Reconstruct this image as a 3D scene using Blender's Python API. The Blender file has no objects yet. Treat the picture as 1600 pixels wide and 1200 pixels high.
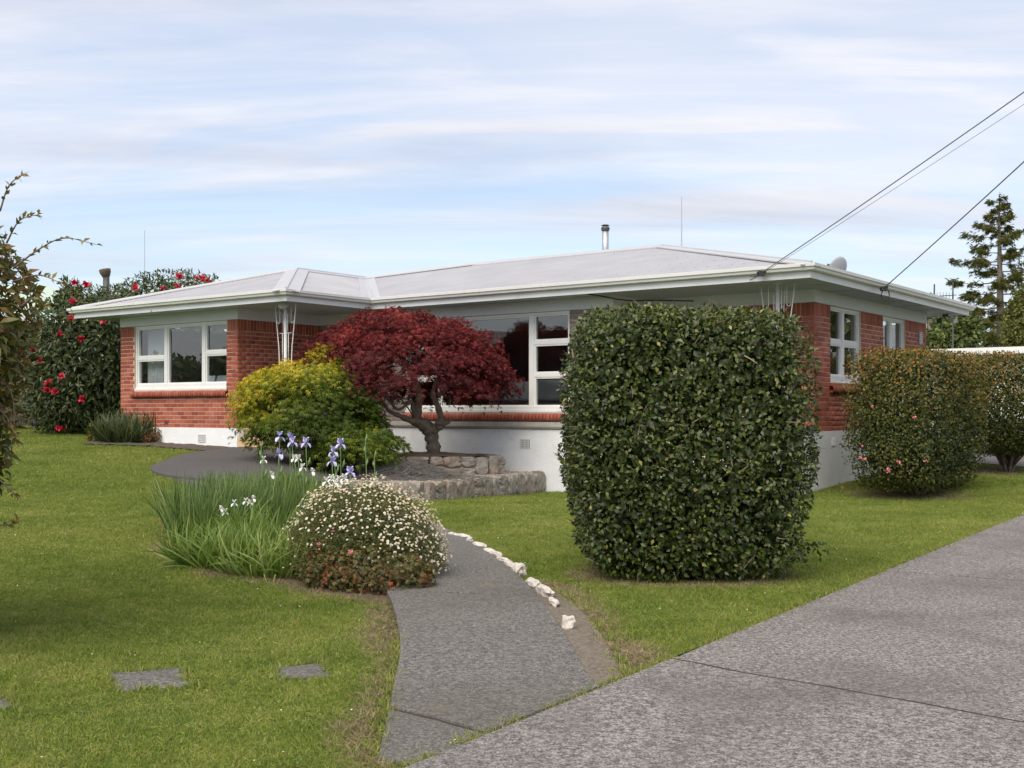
import bpy, bmesh, math, random
import numpy as np
from mathutils import Vector, Matrix, noise as mnoise
random.seed(7)
rng = np.random.default_rng(11)
scene = bpy.context.scene
COL = scene.collection
R = math.radians

# ------------------------------------------------------------------ camera, sky, sun, exposure
F, HZ, CH = 1786.0, 641.0, 1.45          # focal length (px of 1600), horizon row, eye height
cam = bpy.data.cameras.new('camera'); camo = bpy.data.objects.new('camera', cam); COL.objects.link(camo)
cam.sensor_width = 36; cam.lens = 36 * F / 1600; cam.shift_y = (HZ - 600) / 1600
cam.clip_start = .1; cam.clip_end = 3000
camo.location = (0, 0, CH); camo.rotation_euler = (R(90), 0, 0); scene.camera = camo

SUN_DIR = Vector((-.28, -.62, .95)).normalized()      # towards the sun: from the left, behind the camera
w = bpy.data.worlds.new('World'); scene.world = w; w.use_nodes = True
nt = w.node_tree; N = nt.nodes; Lk = nt.links; N.clear()
def nd(tree, t, **kw):
    n = tree.nodes.new(t)
    for k, v in kw.items(): setattr(n, k, v)
    return n
out = nd(nt, 'ShaderNodeOutputWorld'); bg = nd(nt, 'ShaderNodeBackground'); bg.inputs[1].default_value = .13
sky = nd(nt, 'ShaderNodeTexSky', sky_type='NISHITA', sun_disc=False)
sky.sun_elevation = math.asin(SUN_DIR.z); sky.sun_rotation = math.atan2(SUN_DIR.x, SUN_DIR.y)
sky.dust_density = 1.5; sky.ozone_density = 1.5
tc = nd(nt, 'ShaderNodeTexCoord'); sep = nd(nt, 'ShaderNodeSeparateXYZ'); Lk.new(tc.outputs['Generated'], sep.inputs[0])
def mth(tree, op, a, b=None, clamp=False):
    n = nd(tree, 'ShaderNodeMath', operation=op, use_clamp=clamp)
    for i, v in enumerate((a, b)):
        if v is None: continue
        if isinstance(v, (int, float)): n.inputs[i].default_value = v
        else: tree.links.new(v, n.inputs[i])
    return n.outputs[0]
den = mth(nt, 'ADD', mth(nt, 'MAXIMUM', sep.outputs[2], 0.0), .16)
cmb = nd(nt, 'ShaderNodeCombineXYZ')
Lk.new(mth(nt, 'DIVIDE', sep.outputs[0], den), cmb.inputs[0]); Lk.new(mth(nt, 'DIVIDE', sep.outputs[1], den), cmb.inputs[1])
def cloud(rot, sc, nsc, lo, hi, detail=9, dist=.6, seed=0.):
    mp = nd(nt, 'ShaderNodeMapping'); mp.inputs['Rotation'].default_value = (0, 0, R(rot)); mp.inputs['Scale'].default_value = sc
    mp.inputs['Location'].default_value = (seed, seed * .7, seed)
    Lk.new(cmb.outputs[0], mp.inputs[0])
    nz = nd(nt, 'ShaderNodeTexNoise'); nz.inputs['Scale'].default_value = nsc; nz.inputs['Detail'].default_value = detail
    nz.inputs['Roughness'].default_value = .58; nz.inputs['Distortion'].default_value = dist
    Lk.new(mp.outputs[0], nz.inputs['Vector'])
    mr = nd(nt, 'ShaderNodeMapRange', interpolation_type='SMOOTHSTEP'); mr.inputs[1].default_value = lo; mr.inputs[2].default_value = hi
    Lk.new(nz.outputs[0], mr.inputs[0]); return mr.outputs[0]
c1 = cloud(-16, (.55, 1.35, 1), 1.05, .41, .66, dist=1.0, seed=3.1)         # streaky cirrus
c2 = cloud(-6, (.35, .9, 1), .7, .38, .64, detail=6, seed=8.4)   # broad veil
c3 = cloud(8, (.3, 1.3, 1), 1.5, .40, .70, detail=8, seed=1.7)  # grey undersides
c4 = cloud(-24, (.42, 1.7, 1), 1.5, .47, .72, detail=12, dist=1.5, seed=5.6)   # fine bright wisps
veil = mth(nt, 'ADD', mth(nt, 'ADD', mth(nt, 'MULTIPLY', c1, .55), mth(nt, 'MULTIPLY', c4, .5)), mth(nt, 'MULTIPLY', c2, .55), clamp=True)
veil = mth(nt, 'ADD', mth(nt, 'MULTIPLY', veil, .62), .30, clamp=True)
cc = nd(nt, 'ShaderNodeMixRGB'); cc.inputs[1].default_value = (4.75, 4.70, 4.90, 1); cc.inputs[2].default_value = (3.35, 3.45, 3.9, 1)
Lk.new(c3, cc.inputs[0])
mx = nd(nt, 'ShaderNodeMixRGB'); Lk.new(veil, mx.inputs[0]); Lk.new(sky.outputs[0], mx.inputs[1]); Lk.new(cc.outputs[0], mx.inputs[2])
Lk.new(mx.outputs[0], bg.inputs[0]); Lk.new(bg.outputs[0], out.inputs[0])

sl = bpy.data.lights.new('sun', 'SUN'); sl.energy = 2.6; sl.angle = R(55); sl.color = (1, .92, .79)
so = bpy.data.objects.new('sun', sl); COL.objects.link(so); so.rotation_euler = SUN_DIR.to_track_quat('Z', 'Y').to_euler()
vs = scene.view_settings; vs.view_transform = 'Standard'; vs.look = 'None'; vs.gamma = 1; vs.exposure = 0.66

# ------------------------------------------------------------------ materials
MATS = {}
def base_nodes(name):
    m = bpy.data.materials.new(name); m.use_nodes = True; MATS[name] = m
    t = m.node_tree; p = t.nodes['Principled BSDF']; return m, t, p
def wpos(t): return nd(t, 'ShaderNodeNewGeometry').outputs['Position']
def noise(t, scale, detail=4, rough=.6, vec=None, dist=0):
    n = nd(t, 'ShaderNodeTexNoise'); n.inputs['Scale'].default_value = scale; n.inputs['Detail'].default_value = detail
    n.inputs['Roughness'].default_value = rough; n.inputs['Distortion'].default_value = dist
    t.links.new(vec if vec is not None else wpos(t), n.inputs['Vector']); return n.outputs[0]
def ramp(t, fac, stops):
    r = nd(t, 'ShaderNodeValToRGB'); el = r.color_ramp.elements
    while len(el) < len(stops): el.new(.5)
    for e, (p, c) in zip(el, stops): e.position = p; e.color = (*c, 1)
    t.links.new(fac, r.inputs[0]); return r.outputs[0]
def mixc(t, fac, a, b, mode='MIX'):
    n = nd(t, 'ShaderNodeMixRGB', blend_type=mode)
    for i, v in enumerate((fac, a, b)):
        if isinstance(v, (int, float)): n.inputs[i].default_value = v
        elif isinstance(v, tuple): n.inputs[i].default_value = (*v, 1)
        else: t.links.new(v, n.inputs[i])
    return n.outputs[0]
def bump(t, p, h, strength=.3, dist=.01):
    b = nd(t, 'ShaderNodeBump'); b.inputs['Strength'].default_value = strength; b.inputs['Distance'].default_value = dist
    t.links.new(h, b.inputs['Height']); t.links.new(b.outputs[0], p.inputs['Normal'])
def attr(t, name): return nd(t, 'ShaderNodeAttribute', attribute_name=name).outputs['Fac']
def smooth(t, v, lo, hi):
    mr = nd(t, 'ShaderNodeMapRange', interpolation_type='SMOOTHSTEP'); mr.inputs[1].default_value = lo; mr.inputs[2].default_value = hi
    t.links.new(v, mr.inputs[0]); return mr.outputs[0]

def M(name, c, rough=.6, var=.12, scale=6, bstr=0, bscale=60, spec=.5, metal=0, dirt=None, dirts=3):
    m, t, p = base_nodes(name)
    n = noise(t, scale, 6)
    lo = tuple(x * (1 - var) for x in c); hi = tuple(min(1, x * (1 + var)) for x in c)
    col = ramp(t, n, [(.3, lo), (.7, hi)])
    if dirt: col = mixc(t, smooth(t, noise(t, dirts, 8, .7), .55, .78), col, dirt)
    t.links.new(col, p.inputs['Base Color']); p.inputs['Roughness'].default_value = rough
    p.inputs['Specular IOR Level'].default_value = spec; p.inputs['Metallic'].default_value = metal
    if bstr: bump(t, p, noise(t, bscale, 5), bstr)
    return m
def leafmat(name, stops, rough=.45, trans=.25, spec=.4):
    m, t, p = base_nodes(name)
    col = ramp(t, attr(t, 'tint'), stops)
    t.links.new(col, p.inputs['Base Color']); p.inputs['Roughness'].default_value = rough; p.inputs['Specular IOR Level'].default_value = spec
    tr = nd(t, 'ShaderNodeBsdfTranslucent'); t.links.new(col, tr.inputs[0])
    ms = nd(t, 'ShaderNodeMixShader'); ms.inputs[0].default_value = trans
    t.links.new(p.outputs[0], ms.inputs[1]); t.links.new(tr.outputs[0], ms.inputs[2])
    t.links.new(ms.outputs[0], t.nodes['Material Output'].inputs[0]); return m

M('white_paint', (.78, .78, .76), .5, .04, 3, spec=.4)
M('fascia_paint', (.74, .75, .76), .5, .05, 2, dirt=(.62, .58, .52), dirts=2.5)
M('gutter_paint', (.77, .765, .74), .4, .05, 2, dirt=(.55, .5, .42), dirts=4)
def rusty(name):
    m = MATS[name]; t = m.node_tree; p = t.nodes['Principled BSDF']; src = p.inputs['Base Color'].links[0].from_socket
    v = nd(t, 'ShaderNodeTexVoronoi'); v.inputs['Scale'].default_value = 1.1; v.inputs['Randomness'].default_value = 1; t.links.new(wpos(t), v.inputs['Vector'])
    k = mth(t, 'MULTIPLY', mth(t, 'LESS_THAN', mth(t, 'ADD', v.outputs['Distance'], mth(t, 'MULTIPLY', noise(t, 40, 4), .05)), .085), .75)
    t.links.new(mixc(t, k, src, (.36, .20, .10)), p.inputs['Base Color'])
rusty('fascia_paint')
M('soffit_paint', (.44, .55, .63), .6, .05, 2)
M('frieze_paint', (.68, .70, .74), .6, .04, 2)
M('plinth_roughcast', (.80, .81, .82), .75, .05, 4, bstr=.9, bscale=38, dirt=(.68, .68, .66), dirts=1.6)
M('slab_concrete', (.42, .39, .35), .8, .15, 5, bstr=.2)
M('grey_concrete', (.30, .32, .31), .8, .15, 5, bstr=.2)
M('dull_wall', (.50, .47, .43), .8, .1, 4, bstr=.2)
M('mortar', (.60, .50, .40), .9, .1, 20, bstr=.3)
M('dull_mortar', (.40, .36, .32), .9, .1, 20, bstr=.3)
M('bark', (.17, .135, .11), .85, .35, 14, bstr=.8, bscale=30)
M('twig', (.13, .10, .075), .85, .3, 12)
M('dead_twig', (.14, .128, .12), .9, .3, 12)
M('soil', (.075, .058, .045), .95, .45, 11, bstr=.9, bscale=40)
M('bark_mulch', (.12, .085, .06), .95, .5, 22, bstr=1, bscale=60)
M('timber', (.62, .43, .22), .7, .12, 4)
M('black_plastic', (.02, .02, .022), .5, .1, 5)
M('steel', (.5, .52, .54), .35, .08, 4, metal=.7)
M('wire_sheath', (.17, .17, .18), .6, .1, 5)
M('dark_metal', (.06, .06, .06), .5, .1, 5)
M('grey_plastic', (.32, .33, .35), .5, .05, 5)
M('curtain', (.72, .72, .70), .9, .05, 5)
M('interior', (.16, .15, .14), .9, .1, 2)
M('sofa_fabric', (.22, .22, .23), .9, .1, 5)
M('pillow_fabric', (.75, .74, .72), .9, .05, 5)
M('fence_wood', (.085, .058, .04), .85, .3, 6, bstr=.4)
M('neighbour_roof', (.42, .52, .42), .5, .06, 2)
M('neighbour_wall', (.24, .15, .085), .8, .15, 6)
M('weatherboard', (.75, .75, .73), .6, .05, 3)
M('gum_bark', (.20, .16, .13), .9, .3, 9, bstr=.5)
M('flower_red', (.55, .012, .045), .5, .3, 30)
M('flower_pink', (.75, .25, .30), .5, .3, 30)
M('iris_petal', (.52, .48, .80), .5, .3, 40)
M('iris_white', (.80, .80, .74), .5, .1, 40)
M('iris_stem', (.16, .25, .09), .5, .2, 20)
M('painted_stone', (.50, .46, .41), .85, .35, 13, bstr=.6, bscale=25, dirt=(.34, .24, .18), dirts=14)
M('dry_leaf', (.30, .16, .08), .8, .3, 20)

def brickmat(name, stops):
    m, t, p = base_nodes(name)
    col = ramp(t, attr(t, 'tint'), stops)
    col = mixc(t, smooth(t, noise(t, 45, 5), .35, .8), col, mixc(t, .35, col, (.08, .03, .025)))
    col = mixc(t, mth(t, 'MULTIPLY', smooth(t, noise(t, 2.2, 6), .55, .8), .25), col, (.5, .38, .32))
    t.links.new(col, p.inputs['Base Color']); p.inputs['Roughness'].default_value = .62; p.inputs['Specular IOR Level'].default_value = .35
    bump(t, p, noise(t, 120, 4), .25, .004); return m
brickmat('red_brick', [(0, (.28, .064, .036)), (.5, (.39, .098, .055)), (1, (.48, .145, .085))])
brickmat('dull_brick', [(0, (.20, .165, .15)), (1, (.27, .225, .20))])
brickmat('sill_brick', [(0, (.27, .062, .038)), (1, (.40, .11, .065))])

def stone_mat():
    m, t, p = base_nodes('field_stone')
    col = ramp(t, noise(t, 7, 8, .65), [(.25, (.10, .09, .08)), (.5, (.25, .225, .195)), (.75, (.44, .41, .37))])
    col = mixc(t, smooth(t, noise(t, 2.5, 4), .45, .65), col, mixc(t, .5, col, (.30, .19, .12)))
    col = mixc(t, mth(t, 'MULTIPLY', smooth(t, noise(t, 16, 6), .58, .7), .7), col, (.09, .085, .08))
    t.links.new(col, p.inputs['Base Color']); p.inputs['Roughness'].default_value = .9
    bump(t, p, noise(t, 22, 8, .7), .9, .02)
stone_mat()
def gravel_mat():
    m, t, p = base_nodes('gravel')
    v = nd(t, 'ShaderNodeTexVoronoi'); v.inputs['Scale'].default_value = 38; t.links.new(wpos(t), v.inputs['Vector'])
    sc = nd(t, 'ShaderNodeSeparateColor'); t.links.new(v.outputs['Color'], sc.inputs[0])
    col = ramp(t, sc.outputs[0], [(0, (.22, .18, .14)), (.5, (.42, .35, .28)), (1, (.58, .52, .45))])
    t.links.new(col, p.inputs['Base Color']); p.inputs['Roughness'].default_value = .9
    bump(t, p, v.outputs['Distance'], .8, .02)
gravel_mat()
def concrete(name, dark, mid, light, sc=75, stain=(.12, .11, .10), moss=None):
    m, t, p = base_nodes(name)
    n1 = noise(t, sc, 3, .75); n2 = noise(t, sc * 2.7, 2, .7)
    sp = mth(t, 'ADD', mth(t, 'MULTIPLY', n1, .55), mth(t, 'MULTIPLY', n2, .45))
    col = ramp(t, sp, [(.40, dark), (.5, mid), (.60, light)])
    n = nd(t, 'ShaderNodeMapping'); n.inputs['Scale'].default_value = (1.1, .8, 1); n.inputs['Rotation'].default_value = (0, 0, R(-35)); t.links.new(wpos(t), n.inputs[0])
    st = smooth(t, noise(t, .8, 7, .62, n.outputs[0], .6), .40, .72)
    col = mixc(t, mth(t, 'MULTIPLY', st, .62), col, stain)
    col = mixc(t, mth(t, 'MULTIPLY', smooth(t, noise(t, 2.6, 8, .7), .5, .8), .35), col, tuple(min(1, x * 1.25) for x in mid))
    if moss: col = mixc(t, mth(t, 'MULTIPLY', smooth(t, noise(t, 1.7, 8, .75), .56, .74), .55), col, moss)
    v = nd(t, 'ShaderNodeTexVoronoi'); v.inputs['Scale'].default_value = 14; t.links.new(wpos(t), v.inputs['Vector'])
    spot = mth(t, 'LESS_THAN', v.outputs['Distance'], .07)
    col = mixc(t, mth(t, 'MULTIPLY', spot, .6), col, tuple(x * 1.5 for x in light))
    t.links.new(col, p.inputs['Base Color']); p.inputs['Roughness'].default_value = .88; p.inputs['Specular IOR Level'].default_value = .25
    bump(t, p, sp, .6, .006); return m
concrete('drive_concrete', (.060, .053, .050), (.165, .150, .142), (.34, .315, .295), 40, (.085, .077, .073))
concrete('path_concrete', (.046, .043, .040), (.120, .112, .104), (.25, .235, .215), 46, (.085, .078, .066), (.21, .17, .115))
concrete('worn_verge', (.085, .070, .054), (.15, .125, .098), (.22, .19, .15), 40, (.11, .085, .06), (.17, .13, .085))
concrete('patio_concrete', (.05, .046, .045), (.088, .082, .079), (.13, .12, .115), 60, (.075, .07, .07))
def ground_mat():
    m, t, p = base_nodes('lawn_ground')
    g = ramp(t, noise(t, 30, 6, .7), [(.3, (.04, .065, .012)), (.6, (.085, .125, .025)), (.8, (.14, .15, .045))])
    s = ramp(t, noise(t, 25, 7, .7), [(.3, (.07, .05, .035)), (.7, (.17, .125, .085))])
    t.links.new(mixc(t, attr(t, 'bare'), g, s), p.inputs['Base Color']); p.inputs['Roughness'].default_value = .95; p.inputs['Specular IOR Level'].default_value = .1
    bump(t, p, noise(t, 40, 6), .8, .03)
ground_mat()
def grass_mat():
    m, t, p = base_nodes('grass_blade')
    pos = wpos(t)
    big = noise(t, .55, 5, .6, pos, .5); mid = noise(t, 2.8, 5, .65, pos)
    inf = nd(t, 'ShaderNodeObjectInfo').outputs['Random']
    k = mth(t, 'ADD', mth(t, 'MULTIPLY', big, .5), mth(t, 'ADD', mth(t, 'MULTIPLY', mid, .38), mth(t, 'MULTIPLY', inf, .20)))
    col = ramp(t, k, [(.36, (.092, .158, .016)), (.50, (.178, .252, .033)), (.62, (.270, .318, .060)), (.76, (.42, .40, .13))])
    dry = mth(t, 'GREATER_THAN', attr(t, 'tint'), .86)
    col = mixc(t, mth(t, 'MULTIPLY', dry, .55), col, (.34, .27, .12))
    t.links.new(col, p.inputs['Base Color']); p.inputs['Roughness'].default_value = .55; p.inputs['Specular IOR Level'].default_value = .25
    tr = nd(t, 'ShaderNodeBsdfTranslucent'); t.links.new(col, tr.inputs[0])
    ms = nd(t, 'ShaderNodeMixShader'); ms.inputs[0].default_value = .3
    t.links.new(p.outputs[0], ms.inputs[1]); t.links.new(tr.outputs[0], ms.inputs[2]); t.links.new(ms.outputs[0], t.nodes['Material Output'].inputs[0])
grass_mat()
M('dry_grass', (.25, .185, .115), .8, .35, 9)
def roof_mat():
    m, t, p = base_nodes('roof_iron')
    col = ramp(t, noise(t, 1.2, 6), [(.3, (.315, .315, .335)), (.7, (.375, .375, .395))])
    def cell(a, pitch):
        f = mth(t, 'FRACT', mth(t, 'DIVIDE', a, pitch)); return mth(t, 'MULTIPLY', mth(t, 'SUBTRACT', f, .5), pitch)
    a = cell(attr(t, 'across'), .228); d = cell(attr(t, 'down'), .72)
    r2 = mth(t, 'ADD', mth(t, 'MULTIPLY', a, a), mth(t, 'MULTIPLY', mth(t, 'MULTIPLY', d, d), .35))
    col = mixc(t, mth(t, 'MULTIPLY', mth(t, 'LESS_THAN', r2, .00030), .55), col, (.14, .13, .13))
    t.links.new(col, p.inputs['Base Color']); p.inputs['Roughness'].default_value = .5; p.inputs['Specular IOR Level'].default_value = .4
roof_mat()
M('roof_cap', (.42, .42, .435), .45, .05, 2)
def glass_mat():
    m, t, p = base_nodes('window_glass')
    t.nodes.remove(p)
    lw = nd(t, 'ShaderNodeLayerWeight'); lw.inputs[0].default_value = .5
    fr5 = mth(t, 'ADD', mth(t, 'MULTIPLY', mth(t, 'POWER', lw.outputs['Facing'], 4.5), .7), .11)
    tr = nd(t, 'ShaderNodeBsdfTransparent'); tr.inputs[0].default_value = (.86, .89, .90, 1)
    gl = nd(t, 'ShaderNodeBsdfGlossy'); gl.inputs['Roughness'].default_value = .005
    ms = nd(t, 'ShaderNodeMixShader'); t.links.new(fr5, ms.inputs[0]); t.links.new(tr.outputs[0], ms.inputs[1]); t.links.new(gl.outputs[0], ms.inputs[2])
    t.links.new(ms.outputs[0], t.nodes['Material Output'].inputs[0])
glass_mat()
leafmat('camellia_leaf', [(0, (.024, .040, .009)), (.5, (.056, .082, .016)), (.82, (.125, .150, .028)), (1, (.30, .26, .06))], .36, .22, .42)
leafmat('bronze_camellia_leaf', [(0, (.035, .050, .010)), (.4, (.085, .098, .018)), (.7, (.18, .135, .024)), (1, (.36, .15, .035))], .45, .25, .3)
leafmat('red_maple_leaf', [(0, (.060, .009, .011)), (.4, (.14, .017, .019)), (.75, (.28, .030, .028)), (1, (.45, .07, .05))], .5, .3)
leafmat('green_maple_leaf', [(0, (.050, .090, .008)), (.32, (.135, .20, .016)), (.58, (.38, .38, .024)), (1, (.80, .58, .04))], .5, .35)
leafmat('rhododendron_leaf', [(0, (.032, .050, .018)), (.55, (.080, .105, .034)), (.85, (.16, .165, .05)), (1, (.32, .17, .08))], .42, .2, .35)
leafmat('photinia_leaf', [(0, (.060, .074, .015)), (.45, (.145, .148, .028)), (.72, (.23, .105, .045)), (1, (.34, .37, .06))], .42, .35, .35)
leafmat('iris_leaf', [(0, (.065, .120, .030)), (.5, (.125, .20, .052)), (1, (.24, .31, .10))], .45, .3)
leafmat('lily_leaf', [(0, (.08, .15, .018)), (.6, (.18, .27, .04)), (1, (.37, .42, .14))], .45, .35)
leafmat('flax_leaf', [(0, (.028, .05, .016)), (.7, (.065, .095, .028)), (1, (.15, .15, .04))], .45, .2)
leafmat('daisy_leaf', [(0, (.05, .075, .014)), (.6, (.13, .15, .038)), (1, (.24, .18, .08))], .6, .25)
leafmat('geranium_leaf', [(0, (.05, .075, .02)), (.4, (.12, .11, .03)), (.75, (.22, .085, .03)), (1, (.36, .04, .025))], .6, .25)
leafmat('daisy_petal', [(0, (.82, .79, .70)), (.7, (.76, .68, .60)), (1, (.70, .40, .42))], .6, .3)
leafmat('conifer_leaf', [(0, (.055, .070, .014)), (.6, (.125, .140, .026)), (1, (.25, .23, .05))], .6, .35)
leafmat('tree_leaf', [(0, (.045, .07, .018)), (.6, (.095, .13, .03)), (1, (.17, .19, .05))], .55, .3)
leafmat('bare_twig', [(0, (.10, .075, .05)), (1, (.24, .18, .12))], .8, .05)
leafmat('clover_leaf', [(0, (.07, .12, .02)), (1, (.16, .22, .06))], .55, .3)

# ------------------------------------------------------------------ mesh helpers
class MB:
    def __init__(s): s.v = []; s.f = []
    def box(s, x0, x1, y0, y1, z0, z1):
        b = len(s.v)
        s.v += [(x0, y0, z0), (x1, y0, z0), (x1, y1, z0), (x0, y1, z0), (x0, y0, z1), (x1, y0, z1), (x1, y1, z1), (x0, y1, z1)]
        s.f += [tuple(b + i for i in q) for q in ((0, 3, 2, 1), (4, 5, 6, 7), (0, 1, 5, 4), (1, 2, 6, 5), (2, 3, 7, 6), (3, 0, 4, 7))]
        return s
    def poly(s, pts):
        b = len(s.v); s.v += [tuple(p) for p in pts]; s.f.append(tuple(range(b, b + len(pts)))); return s
    def prism(s, pts2, z0, z1):
        n = len(pts2); b = len(s.v)
        zz0 = z0 if callable(z0) else (lambda x, y: z0); zz1 = z1 if callable(z1) else (lambda x, y: z1)
        s.v += [(x, y, zz0(x, y)) for x, y in pts2] + [(x, y, zz1(x, y)) for x, y in pts2]
        s.f.append(tuple(b + n + i for i in range(n))); s.f.append(tuple(b + i for i in reversed(range(n))))
        for i in range(n):
            j = (i + 1) % n; s.f.append((b + i, b + j, b + n + j, b + n + i))
        return s
    def tube(s, pts, rad, sides=7, cap=True):
        pts = [Vector(p) for p in pts]; n = len(pts)
        if not isinstance(rad, (list, tuple)): rad = [rad] * n
        b = len(s.v); up = Vector((.13, .27, 1)).normalized()
        for i, p in enumerate(pts):
            d = (pts[min(i + 1, n - 1)] - pts[max(i - 1, 0)]).normalized()
            u = d.cross(up)
            if u.length < .05: u = d.cross(Vector((1, 0, 0)))
            u.normalize(); v = d.cross(u)
            for k in range(sides):
                a = 2 * math.pi * k / sides; q = p + (u * math.cos(a) + v * math.sin(a)) * rad[i]; s.v.append(tuple(q))
        for i in range(n - 1):
            for k in range(sides):
                k2 = (k + 1) % sides
                s.f.append((b + i * sides + k, b + i * sides + k2, b + (i + 1) * sides + k2, b + (i + 1) * sides + k))
        if cap:
            s.f.append(tuple(b + k for k in reversed(range(sides)))); s.f.append(tuple(b + (n - 1) * sides + k for k in range(sides)))
        return s
    def build(s, name, mat, parent=None, smooth=False):
        me = bpy.data.meshes.new(name); me.from_pydata(s.v, [], s.f); me.materials.append(MATS[mat])
        if smooth: me.polygons.foreach_set('use_smooth', [True] * len(me.polygons))
        bm = bmesh.new(); bm.from_mesh(me); bmesh.ops.recalc_face_normals(bm, faces=bm.faces); bm.to_mesh(me); bm.free()
        return link(name, me, parent)
def link(name, me, parent=None):
    o = bpy.data.objects.new(name, me); COL.objects.link(o)
    if parent is not None: o.parent = parent
    return o
def empty(name, loc=(0, 0, 0), rz=0):
    o = bpy.data.objects.new(name, None); COL.objects.link(o); o.location = loc; o.rotation_euler = (0, 0, rz); o.empty_display_size = .2; return o
def tag(o, label, cat, group=None):
    o['label'] = label; o['category'] = cat
    if group: o['group'] = group
    return o
def stuff(o): o['kind'] = 'stuff'; return o
def struct(o): o['kind'] = 'structure'; return o

def spline(pts, n=6):
    P = [Vector(p) for p in pts]; P = [P[0] * 2 - P[1]] + P + [P[-1] * 2 - P[-2]]; o = []
    for i in range(1, len(P) - 2):
        for k in range(n):
            t = k / n; a, b, c, d = P[i - 1], P[i], P[i + 1], P[i + 2]
            o.append(.5 * ((2 * b) + (c - a) * t + (2 * a - 5 * b + 4 * c - d) * t * t + (3 * b - a - 3 * c + d) * t ** 3))
    o.append(P[-2]); return o
def spline2(pts, n=6): return [(p.x, p.y) for p in spline([(x, y, 0) for x, y in pts], n)]

# leaf-mass builder: many copies of one small template in ONE mesh, with a 'tint' per leaf
def nrmz(a): return a / np.maximum(np.linalg.norm(a, axis=1, keepdims=True), 1e-9)
def leaves(name, tmpl, pos, dirs, nrms, size, tint, mat, parent=None, widthk=None):
    tv, tf = tmpl; tv = np.asarray(tv, float); k = len(tv); n = len(pos)
    d = nrmz(np.asarray(dirs, float)); x = nrmz(np.cross(d, nrms)); z = np.cross(x, d)
    size = np.asarray(size, float).reshape(-1, 1, 1)
    wk = 1.0 if widthk is None else np.asarray(widthk).reshape(-1, 1, 1)
    V = np.asarray(pos)[:, None, :] + size * (tv[None, :, 0:1] * wk * x[:, None, :] + tv[None, :, 1:2] * d[:, None, :] + tv[None, :, 2:3] * z[:, None, :])
    return mass(name, V.reshape(-1, 3), np.concatenate([np.asarray(tf) + 0]), k, n, np.repeat(tint, k), mat, parent)
def mass(name, V, tf, k, n, tint, mat, parent):
    Fc = (tf[None] + (np.arange(n) * k)[:, None, None]).reshape(-1, tf.shape[1])
    return rawmesh(name, V, Fc, tint, mat, parent)
def rawmesh(name, V, Fc, tint, mat, parent=None):
    me = bpy.data.meshes.new(name); nf, c = Fc.shape
    me.vertices.add(len(V)); me.vertices.foreach_set('co', np.ascontiguousarray(V, np.float32).ravel())
    me.loops.add(nf * c); me.loops.foreach_set('vertex_index', np.ascontiguousarray(Fc, np.int32).ravel())
    me.polygons.add(nf); me.polygons.foreach_set('loop_start', np.arange(0, nf * c, c, dtype=np.int32))
    me.update(calc_edges=True)
    a = me.attributes.new('tint', 'FLOAT', 'POINT'); a.data.foreach_set('value', np.ascontiguousarray(tint, np.float32))
    me.materials.append(MATS[mat]); return link(name, me, parent)
def leaf_t(w=.3, fold=.12, droop=.15):
    return ([(0, 0, 0), (-w, .45, fold), (0, .5, 0), (w, .45, fold), (0, 1, -droop)], np.array([(0, 2, 1), (2, 4, 1), (0, 3, 2), (2, 3, 4)]))
def palm_t(n=5, spread=75, w=.085, droop=.35):
    v = []; f = []
    for i in range(n):
        a = R(-spread + 2 * spread * i / (n - 1)); L = 1 - .35 * abs(i - (n - 1) / 2) / ((n - 1) / 2); b = len(v)
        c, s_ = math.cos(a), math.sin(a)
        v += [(0, 0, 0), (s_ * L * .5 - c * w, c * L * .5 + s_ * w, -droop * .12), (s_ * L, c * L, -droop * L), (s_ * L * .5 + c * w, c * L * .5 - s_ * w, -droop * .12)]
        f += [(b, b + 3, b + 2), (b, b + 2, b + 1)]
    return (v, np.array(f))
def blade_t(w=.03, seg=4, bend=.5):
    v = []; f = []
    for i in range(seg + 1):
        t = i / seg; ww = w * (1 - t ** 1.8) + .0015; y = math.sin(bend * t * 1.57) / (bend * 1.57); z = (1 - math.cos(bend * t * 1.57)) / (bend * 1.57)
        v += [(-ww, y, -z), (ww, y, -z)]
        if i: b = 2 * i; f += [(b - 2, b - 1, b + 1), (b - 2, b + 1, b)]
    return (v, np.array(f))
def unit(n):
    v = rng.normal(size=(n, 3)); return nrmz(v)

# ------------------------------------------------------------------ terrain and pixel-to-ground
def sst(x, a, b):
    t = min(1, max(0, (x - a) / (b - a))); return t * t * (3 - 2 * t)
def gz(X, Y):
    d = (-.6 - .13 * (Y - 10)) - X
    z = .0425 * max(0, min(Y, 34) - 8) * sst(d, -.5, 2.6)
    z += .05 * max(0, min(Y, 30) - 18.5) * sst(X, 3.5, 6)
    z -= .10 * math.exp(-((X - .5) ** 2) / 3.5 - ((Y - 21) ** 2) / 8)
    return z
def pix(x, y, dz=0):
    Y = 10.
    for _ in range(60):
        X = (x - 800) * Y / F; Yn = F * (CH - gz(X, Y) - dz) / (y - HZ); Y += (Yn - Y) * .5
    return ((x - 800) * Y / F, Y)
def at(x, y, Y): return Vector(((x - 800) * Y / F, Y, CH - (y - HZ) * Y / F))
OX, OY = 5.22, 19.75; CA, SA = .802, .597
def H(x, y): return (OX + CA * x + SA * y, OY - SA * x + CA * y)       # house plan -> world
def inpoly(px, py, poly):
    x, y = np.asarray(px), np.asarray(py); ins = np.zeros(x.shape, bool); n = len(poly)
    for i in range(n):
        x0, y0 = poly[i]; x1, y1 = poly[i - 1]
        c = ((y0 > y) != (y1 > y)); ins ^= c & (x < (x1 - x0) * (y - y0) / ((y1 - y0) if y1 != y0 else 1e-9) + x0)
    return ins
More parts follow.
